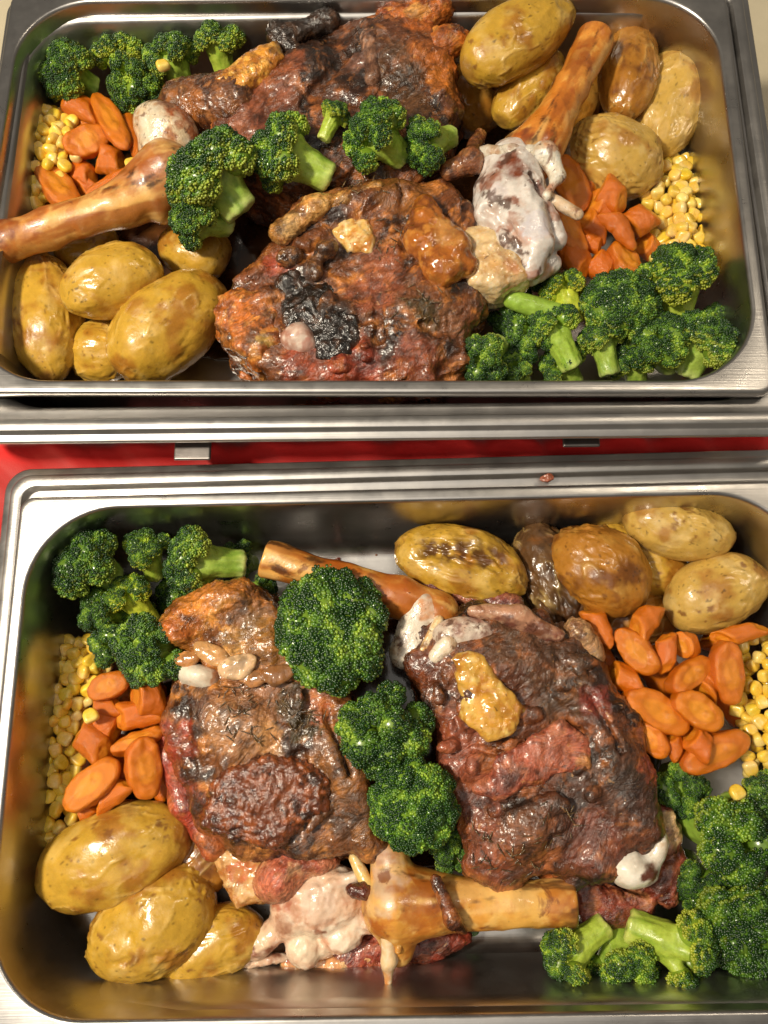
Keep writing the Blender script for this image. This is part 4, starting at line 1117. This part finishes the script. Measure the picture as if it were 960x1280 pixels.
B.part('shank_bone', [B.cone((500, 746, 62), (420, 722, 66), 25, 21), B.cone((430, 725, 66), (330, 697, 66), 21, 24, True), B.cone((545, 765, 58), (500, 748, 60), 28, 25)], M_BONE, ((200, 134, 56), (164, 92, 34), (220, 170, 92)), [(340, 698, 34, (224, 172, 92)), (420, 722, 30, (182, 96, 32)), (500, 745, 36, (176, 92, 44)), (530, 752, 18, (206, 140, 88)), (470, 735, 16, (120, 60, 28))], 64, 1.2, 6, bdisp(30), 30, 24, colfn=bone_cols(LOW, (520, 752, 60), (330, 697, 66), 5))
B.part('ball_joint', [B.ell(790, 1084, 63, 33, 26, 14, -20), B.ell(816, 1064, 60, 30, 17, 12, 70)], M_CART, ((226, 220, 212), (206, 196, 186), (232, 228, 224)), [(808, 1090, 13, (96, 54, 42), 1.0), (832, 1062, 10, (206, 176, 146))], 66, 1.2, 4, bdisp(31, 1.6), 31, 22)
B.part('skin_flap', [B.poly([(716, 1100), (760, 1122), (806, 1120), (834, 1090), (842, 1040), (850, 1052), (858, 1082), (848, 1124), (800, 1150), (736, 1148), (718, 1130)], 26, 46, 6, 2, rag=4), B.poly([(828, 1010), (842, 1018), (850, 1050), (838, 1062), (826, 1040)], 36, 54, 5, 1, rag=3)], M_MEAT, ((122, 54, 42), (82, 36, 28), (160, 92, 70)), [(845, 1085, 14, (156, 96, 72)), (838, 1032, 22, (206, 172, 132), 1), (800, 1122, 12, (150, 96, 66)), (850, 1100, 10, (90, 36, 36))], 46, 1.2, 5, mdisp(32, 1.6, 1.2, .5), 32, 14, fib=20)
B.part('membrane', [B.cone((480, 745, 34), (540, 730, 44), 14, 16), B.cone((540, 730, 44), (640, 756, 50), 16, 16)], M_MEAT, ((112, 52, 46), (76, 34, 30), (150, 92, 76)), (), 40, 1.4, 6, mdisp(33, 1.6, 1.0, .4), 33, 16)

# ---- charred roast, upper dish
C = Roast(TOP, 'roast_lamb_shoulder', 'blackened roast lamb joint with a long shank bone over potatoes', (430, 120), 'roast lamb joints')
C.part('meat', [C.poly([(262, 140), (300, 112), (345, 88), (388, 52), (430, 24), (500, 22), (545, 20), (568, 58), (574, 90), (556, 130), (548, 175), (480, 212), (400, 222), (330, 205), (285, 178)], 4, 86, 16, 3, rag=3.6),
                C.ell(490, 70, 78, 60, 60, 18), C.ell(380, 110, 74, 60, 40, 20, 40)]
       + C.flakes([(300, 130), (400, 50), (540, 30), (560, 110), (480, 200), (340, 190)], 84, 34, 3, 40), M_MEAT, ((94, 53, 34), (36, 22, 17), (160, 94, 54)),
       [(390, 55, 34, (34, 24, 22)), (425, 95, 34, (36, 26, 24)), (450, 60, 26, (44, 30, 26)), (400, 80, 26, (30, 22, 20)), (445, 110, 22, (28, 20, 18)), (360, 90, 22, (140, 72, 46)), (310, 140, 40, (122, 66, 52)), (340, 120, 34, (130, 72, 52)), (300, 150, 16, (160, 100, 80)),
        (500, 95, 38, (78, 52, 34)), (470, 60, 14, (104, 70, 56)), (545, 70, 36, (176, 96, 38)), (520, 30, 26, (176, 92, 36)), (555, 100, 22, (190, 110, 44)), (510, 20, 16, (190, 110, 60)), (510, 115, 16, BLK), (535, 60, 18, (90, 50, 30)), (520, 130, 24, (96, 62, 38)), (450, 85, 12, (120, 80, 70))], 84, 1.4, 10, mdisp(41, 2.2, 1.3, 0.8, 40), 41, cut=C.creases([[(330, 190), (380, 130), (440, 60)], [(400, 120), (450, 130)]], 88, 5))
C.part('knob', [C.cone((505, 30, 84), (545, 14, 82), 20, 22), C.cone((480, 22, 84), (488, 14, 84), 13, 12), C.ell(556, 55, 80, 20, 40, 12, -70)], M_MEAT, ((184, 100, 40), (130, 62, 30), (206, 134, 66)), [(520, 30, 10, (206, 150, 90)), (552, 62, 14, (120, 60, 30))], 84, 1.3, 6, mdisp(42, 1.5, 1.4, .5), 42, 14)
C.part('skin_fold', [C.cone((462, 50, 90), (468, 96, 88), 13, 9)], M_MEAT, ((110, 74, 60), (74, 46, 38), (140, 100, 84)), (), 88, 1.2, 6, mdisp(43, 1.2, .8, .4), 43, 14)
C.part('crusted_skin', [C.poly([(268, 92), (292, 72), (322, 52), (344, 44), (350, 60), (330, 80), (305, 98), (282, 106)], 48, 97, 9, 2)], M_CRUST, ((206, 138, 54), (164, 98, 34), (222, 166, 80)), [(318, 70, 6, (60, 30, 18)), (345, 62, 12, (40, 26, 20))], 90, 1.1, 6, lambda V: fbm(V, 14, 2) * 1.5 + fbm(V, 3.4, 2) * .7, 44, 14, 'golden crackled piece of skin')
C.part('char', [C.cone((350, 45, 84), (412, 26, 84), 16, 11), C.cone((348, 55, 80), (372, 62, 84), 11, 8)], M_CRUST, ((46, 32, 26), (28, 20, 18), (74, 48, 34)), (), 84, 1.2, 6, mdisp(45, 1.6, 1.4, .6), 45, 12)
C.part('shank_meat', [C.cone((228, 140, 66), (290, 130, 72), 28, 40), C.cone((225, 120, 70), (275, 118, 72), 16, 24)], M_MEAT, ((110, 64, 38), (70, 40, 28), (146, 92, 54)), [(220, 125, 16, (120, 80, 50)), (250, 108, 10, (40, 28, 24)), (265, 105, 12, (44, 30, 24)), (240, 140, 16, (170, 100, 44))], 76, 1.3, 8, mdisp(46, 1.5, 1.4, .6, 10), 46, 14)
C.part('knuckle', [C.ell(208, 162, 72, 32, 44, 20, 60), C.cone((200, 185, 70), (222, 205, 70), 26, 26)], M_GRIS, ((212, 192, 164), (190, 146, 106), (222, 212, 196)), [(222, 142, 20, (150, 74, 30), 1), (236, 165, 14, (150, 84, 44), 1), (205, 132, 12, (120, 62, 30), 1), (212, 182, 8, (160, 100, 60), 1), (205, 145, 8, (120, 66, 36)), (195, 165, 22, (216, 206, 190)), (240, 150, 12, (110, 60, 34))], 78, 1.2, 6, bdisp(47), 47, 16)
C.part('sinew', [C.cone((212, 205, 84), (150, 238, 84), 12, 9), C.cone((150, 238, 84), (60, 272, 84), 9, 5)], M_MEAT, ((176, 106, 52), (110, 58, 28), (206, 146, 86)), [(170, 238, 10, (70, 36, 20))], 84, 1.1, 5, mdisp(49, 1.2, 1.0, .5), 49, 12, fib=-20)
C.part('shank_bone', [C.cone((160, 254, 76), (60, 286, 75), 25, 22), C.cone((60, 286, 75), (-8, 307, 74), 22, 26, True), C.cone((208, 222, 74), (150, 258, 75), 44, 25), C.ell(205, 235, 70, 22, 46, 18)], M_BONE, ((190, 138, 74), (150, 88, 38), (208, 170, 112)), [(180, 225, 30, (196, 150, 116)), (205, 225, 22, (156, 92, 66)), (160, 262, 30, (196, 140, 60)), (100, 280, 40, (202, 150, 84), .7), (60, 275, 14, (190, 110, 44)), (30, 290, 24, (196, 130, 60)), (-4, 296, 30, (130, 66, 28), 1), (50, 272, 20, (150, 84, 34)), (90, 262, 14, (156, 88, 36)), (150, 250, 8, (90, 50, 30)), (128, 272, 8, (110, 60, 30)), (215, 250, 18, (170, 104, 60)), (170, 240, 8, (80, 44, 26))], 80, 1.3, 8, bdisp(48), 48, 22, colfn=bone_cols(TOP, (206, 224, 76), (-8, 306, 74), 7, 1.1))

# ---- glazed roast, upper dish
E_ = Roast(TOP, 'roast_lamb_shoulder', 'glazed roast lamb joint with a white knuckle and upright shank bone', (440, 350), 'roast lamb joints')
E_.part('meat', [E_.poly([(272, 385), (300, 332), (350, 292), (385, 246), (470, 222), (556, 218), (590, 262), (598, 330), (590, 395), (582, 436), (545, 466), (440, 468), (360, 466), (322, 436), (288, 414)], 4, 84, 16, 3, rag=3.6),
                 E_.ell(510, 400, 74, 66, 40, 18, 20), E_.ell(440, 260, 78, 80, 26, 16, 12)]
       + E_.flakes([(320, 340), (400, 250), (560, 235), (580, 420), (520, 450), (360, 440)], 83, 36, 4, 30), M_MEAT, ((108, 60, 34), (46, 25, 16), (176, 108, 54)),
       [(385, 385, 34, (26, 20, 20)), (410, 420, 36, (24, 18, 18)), (380, 350, 18, (40, 28, 24)), (425, 395, 26, (34, 24, 22)), (400, 330, 18, (60, 38, 26)), (300, 385, 26, (186, 104, 44)), (325, 395, 20, (140, 74, 34)), (315, 350, 22, (120, 66, 42)), (300, 420, 16, (150, 104, 60)),
        (470, 370, 34, (150, 82, 62)), (480, 330, 26, (150, 84, 60)), (500, 240, 40, (130, 82, 44)), (430, 235, 30, (120, 76, 44)), (520, 380, 30, (110, 70, 52)), (530, 395, 18, (60, 54, 30)), (560, 400, 20, (120, 78, 56)), (440, 455, 40, (148, 60, 44)), (380, 460, 30, (150, 66, 44)), (520, 455, 36, (130, 62, 42)), (360, 350, 14, (84, 52, 36)), (345, 330, 20, (150, 60, 44))], 82, 1.4, 10, mdisp(61, 2.2, 1.3, 0.7, 25), 61, cut=E_.creases([[(360, 452), (430, 440), (540, 444)], [(455, 400), (500, 392), (545, 412), (580, 405)], [(350, 305), (400, 325), (420, 340)], [(500, 235), (506, 330)], [(470, 345), (475, 420)]], 86, 5))
E_.herbs(E_.V, ((530, 395, 22), (480, 320, 26), (440, 245, 24)), 20, 3)
E_.part('browned_end', [E_.poly([(272, 385), (290, 362), (330, 352), (348, 390), (345, 425), (325, 444), (290, 418)], 30, 86, 9, 2, rag=5)], M_MEAT, ((180, 100, 44), (120, 62, 32), (196, 132, 72)), [(325, 380, 8, BLK), (335, 400, 14, (50, 30, 24)), (305, 390, 18, (206, 112, 44)), (320, 425, 14, (70, 48, 34)), (335, 430, 10, (196, 160, 90))], 84, 1.3, 8, mdisp(62, 1.6, 1.6, .7), 62, 14)
E_.part('char', [E_.poly([(348, 372), (372, 345), (410, 346), (440, 375), (452, 412), (430, 438), (396, 436), (372, 412), (352, 396)], 70, 91, 10, 6), E_.ell(362, 352, 84, 20, 14, 5, 30)], M_CRUST, ((28, 18, 13), (15, 11, 9), (62, 36, 20)), (), 90, 1.1, 5, lambda V: fbm(V, 20, 3, seed=1) * 2.6 + billow(V, 8, 2) * 1.2 + billow(V, 3.4, 3) * .5, 63, 10, 'glossy blackened char')
E_.part('ball_joint', [E_.ell(374, 424, 81, 23, 20, 12, 20), E_.ell(384, 434, 80, 16, 13, 9)], M_CART, ((200, 172, 162), (172, 126, 112), (216, 200, 192)), [(385, 430, 10, (196, 140, 130))], 90, 1.2, 4, bdisp(64, 1.6), 64, 14)
E_.part('skin_lip', [E_.cone((352, 292, 86), (392, 262, 90), 14, 13), E_.cone((392, 262, 90), (470, 236, 88), 12, 9)], M_MEAT, ((176, 122, 66), (124, 76, 40), (200, 152, 96)), [(365, 285, 16, (206, 164, 116)), (440, 240, 20, (110, 66, 38))], 88, 1.2, 6, mdisp(65, 1.4, 1.2, .5), 65, 14)
E_.part('fat', [E_.poly([(418, 285), (430, 268), (460, 270), (468, 292), (462, 308), (436, 306)], 80, 90, 6, 2)], M_FAT, ((216, 178, 108), (186, 128, 58), (226, 200, 150)), [(445, 300, 10, (196, 130, 50))], 92, 1.1, 4, lambda V: fbm(V, 9, 3) * 1.8 + fbm(V, 3.4, 2) * .8, 66, 9, 'pale golden lump of fat')
E_.part('meat_crumb', [E_.ell(408, 312, 90, 16, 12, 7, 20), E_.ell(395, 336, 88, 10, 16, 6), E_.ell(362, 322, 86, 18, 12, 8, 10)], M_CRUST, ((84, 52, 34), (50, 32, 24), (130, 84, 46)), (), 90, 1.1, 4, lambda V: fbm(V, 7, 3) * 1.6, 67, 9)
E_.part('glazed_fold', [E_.cone((530, 262, 90), (525, 300, 92), 17, 19), E_.cone((525, 300, 92), (552, 336, 90), 19, 20), E_.cone((552, 336, 90), (582, 332, 88), 20, 16), E_.cone((540, 280, 92), (570, 310, 92), 18, 20)], M_FAT, ((166, 98, 36), (120, 64, 26), (190, 128, 56)), [(560, 300, 18, (190, 140, 80)), (555, 340, 14, (140, 78, 30))], 92, 1.2, 6, lambda V: fbm(V, 14, 3) * 2.2 + fbm(V, 4, 2) * .7, 68, 14, 'amber glazed fold of fat')
E_.part('white_fat', [E_.poly([(575, 300), (590, 278), (625, 276), (650, 300), (660, 335), (625, 348), (590, 345)], 50, 92, 12, 3)], M_FAT, ((214, 186, 142), (190, 150, 98), (224, 206, 176)), [(640, 335, 14, (190, 130, 80)), (575, 325, 10, (170, 110, 50))], 90, 1.2, 6, lambda V: fbm(V, 15, 3) * 2.0 + fbm(V, 3, 2) * .6, 69, 14, 'pale granular lump of fat')
E_.part('joint', [E_.cone((640, 215, 78), (650, 300, 78), 40, 40), E_.cone((610, 240, 78), (620, 280, 78), 20, 26), (*E_.cone((652, 246, 88), (670, 306, 86), 24, 22), 2.5), (*E_.cone((670, 306, 86), (664, 336, 82), 22, 17), 2.5), (*E_.cone((626, 238, 88), (612, 266, 88), 22, 18), 2.5), (*E_.ell(640, 222, 92, 22, 10, 7, 20), 2.0), (*E_.cone((682, 262, 84), (696, 300, 80), 12, 14), 2.0), (*E_.cone((690, 330, 72), (664, 346, 74), 14, 12), 2.0), (*E_.ell(640, 282, 90, 26, 8, 6, -50), 2.0)],
        M_CART, ((206, 200, 200), (190, 172, 166), (218, 214, 216)), [(640, 220, 20, (120, 62, 40), 1), (612, 232, 12, (140, 78, 50), .9), (640, 262, 8, (130, 76, 56), .9), (634, 285, 10, (150, 92, 66), .8), (690, 262, 12, (150, 88, 60), .9), (676, 240, 12, (116, 60, 40), 1), (662, 345, 14, (166, 92, 64), 1), (690, 330, 12, (180, 130, 90), .9), (665, 290, 20, (204, 200, 214), .9), (622, 252, 14, (212, 202, 208), .9), (650, 300, 10, (206, 160, 140), .8)], 90, 1.1, 6,
        lambda V: bdisp(70, 1.2)(V) + (ridge(V, 16, 2, seed=5) - .6) * 1.2, 70, 14,
        cut=E_.creases([[(662, 222), (684, 244), (690, 262)], [(606, 262), (634, 280), (652, 316)]], 95, 6),
        colfn=lambda V, c: c + (lin((74, 40, 22)) - c) * (sstep(.24, .36, fbm(V, 14, 4, .6, seed=8)) * .8)[:, None])
E_.part('cartilage_rim', [E_.cone((600, 188, 86), (640, 194, 92), 6, 12), E_.cone((640, 192, 94), (682, 192, 92), 12, 12), E_.cone((682, 192, 92), (696, 220, 90), 13, 11), E_.cone((696, 220, 90), (684, 244, 90), 11, 8)], M_GRIS, ((216, 210, 200), (196, 176, 154), (226, 224, 220)), [(690, 185, 14, (186, 120, 70)), (640, 186, 12, (150, 96, 70)), (615, 192, 8, (170, 130, 100)), (690, 235, 12, (170, 110, 80))], 94, 1.2, 5, bdisp(71, 1.6), 71, 14, 'white curved cartilage rim')
E_.part('shank_bone', [E_.cone((676, 182, 84), (712, 112, 84), 27, 21), E_.cone((712, 112, 84), (746, 47, 82), 20, 25, True), E_.cone((660, 195, 80), (688, 160, 84), 36, 25)], M_BONE, ((206, 130, 50), (164, 84, 30), (220, 166, 84)), [(740, 55, 22, (206, 140, 60)), (715, 110, 18, (210, 140, 60)), (690, 150, 30, (196, 116, 36)), (705, 140, 10, (110, 56, 26)), (730, 90, 10, (140, 76, 30)), (660, 190, 18, (110, 56, 34))], 84, 1.2, 6, bdisp(72), 72, 20, colfn=bone_cols(TOP, (676, 182, 84), (745, 48, 82), 11))
E_.part('tendon', [E_.cone((690, 250, 84), (722, 268, 82), 9, 8)], M_GRIS, ((216, 190, 162), (190, 150, 116), (226, 208, 190)), (), 84, 1.1, 4, bdisp(73), 73, 14)
E_.part('membrane', [E_.cone((560, 215, 80), (590, 200, 84), 12, 14), E_.cone((590, 200, 84), (600, 170, 76), 14, 10)], M_MEAT, ((130, 74, 44), (84, 46, 32), (160, 104, 64)), [(602, 398, 16, (150, 120, 76))], 70, 1.3, 6, mdisp(74, 1.4, 1.2, .5), 74, 14)

# ------------------------------------------------------------------ juices of the roasts, also spread out to darken gaps in the food
def juices(D, pts, label, seed):
    q = [P(x, y, D['floor']) for x, y in pts]
    V, Q = build_sdf([s_poly(q, D['floor'] - 2.5, D['floor'] + 2.2, 1.5)], 3.4, 1)
    c = fbm(V, 20, 4, seed=seed)
    col = lin((52, 30, 16)) + (lin((92, 56, 26)) - lin((52, 30, 16))) * sstep(-.2, .5, c)[:, None]
    p = V.mean(0)
    o = link('meat_juices', make_mesh('meat_juices', V - p, Q, col), M_JUICE, p)
    tag(o, label, 'gravy')
M_JUICE = food_mat('meat_juice', (0.05, 0.14), 40, 0, coat=0.5, bumps=((60, 0.1, 0.001),), var=(0.7, 1.3), vscale=60)
juices(TOP, [(120, 140), (300, 60), (560, 70), (640, 150), (640, 330), (590, 400), (560, 452), (300, 455), (190, 440), (150, 330)], 'dark brown meat juices pooled under the glazed and charred roasts', 1)
juices(LOW, [(112, 880), (130, 850), (230, 770), (400, 765), (560, 770), (760, 800), (830, 940), (800, 1060), (620, 1080), (520, 1090), (330, 1110), (220, 1060), (110, 1000)], 'dark brown meat juices under the crusty roast and fat topped roast, spread wider to darken the gaps', 2)  # outline extended so the pool also darkens gaps between carrots and meat

# ------------------------------------------------------------------ crumbs
def crumb(px, py, z, r, col, label, mat=M_MEAT, seed=0):
    p = P(px, py, z)
    V, Q = build_sdf([s_ell(p, (r, r * .6, r * .35)), s_ell(p + [r * .5, r * .3, 0], (r * .6, r * .5, r * .3))], 0.5, 1.5, lambda v: fbm(v, 3, 3, seed=seed) * r * .25)
    o = link('food_crumb', make_mesh('food_crumb', V - p, Q, np.tile(lin(col), (len(V), 1))), mat, p)
    tag(o, label, 'crumb')
crumb(683, 598, 127.5, 4.5, (150, 84, 60), 'reddish brown crumb lying on the stepped rim', M_MEAT, 1)
crumb(421, 700, 39, 2.6, (140, 66, 46), 'tiny brown crumb on the bare pan bottom', M_MEAT, 2)
crumb(590, 1166, 40, 4.2, (60, 96, 30), 'green broccoli crumb on the pan bottom below the golden bone', M_BUD, 3)

_r = np.random.default_rng(12)
for (x, y) in ((470, 694), (512, 688), (610, 1196), (722, 1236), (640, 1212), (560, 1228), (150, 1180), (96, 1150), (340, 1236)):
    crumb(x, y, LOW['floor'] + 0.8, _r.uniform(.8, 1.7), (110, 66, 36), 'very small brown speck of food on the bare steel', M_MEAT, int(x))
for o in list(scene.objects):
    if o.get('label') == 'very small brown speck of food on the bare steel': o['group'] = 'specks on the pan bottom'
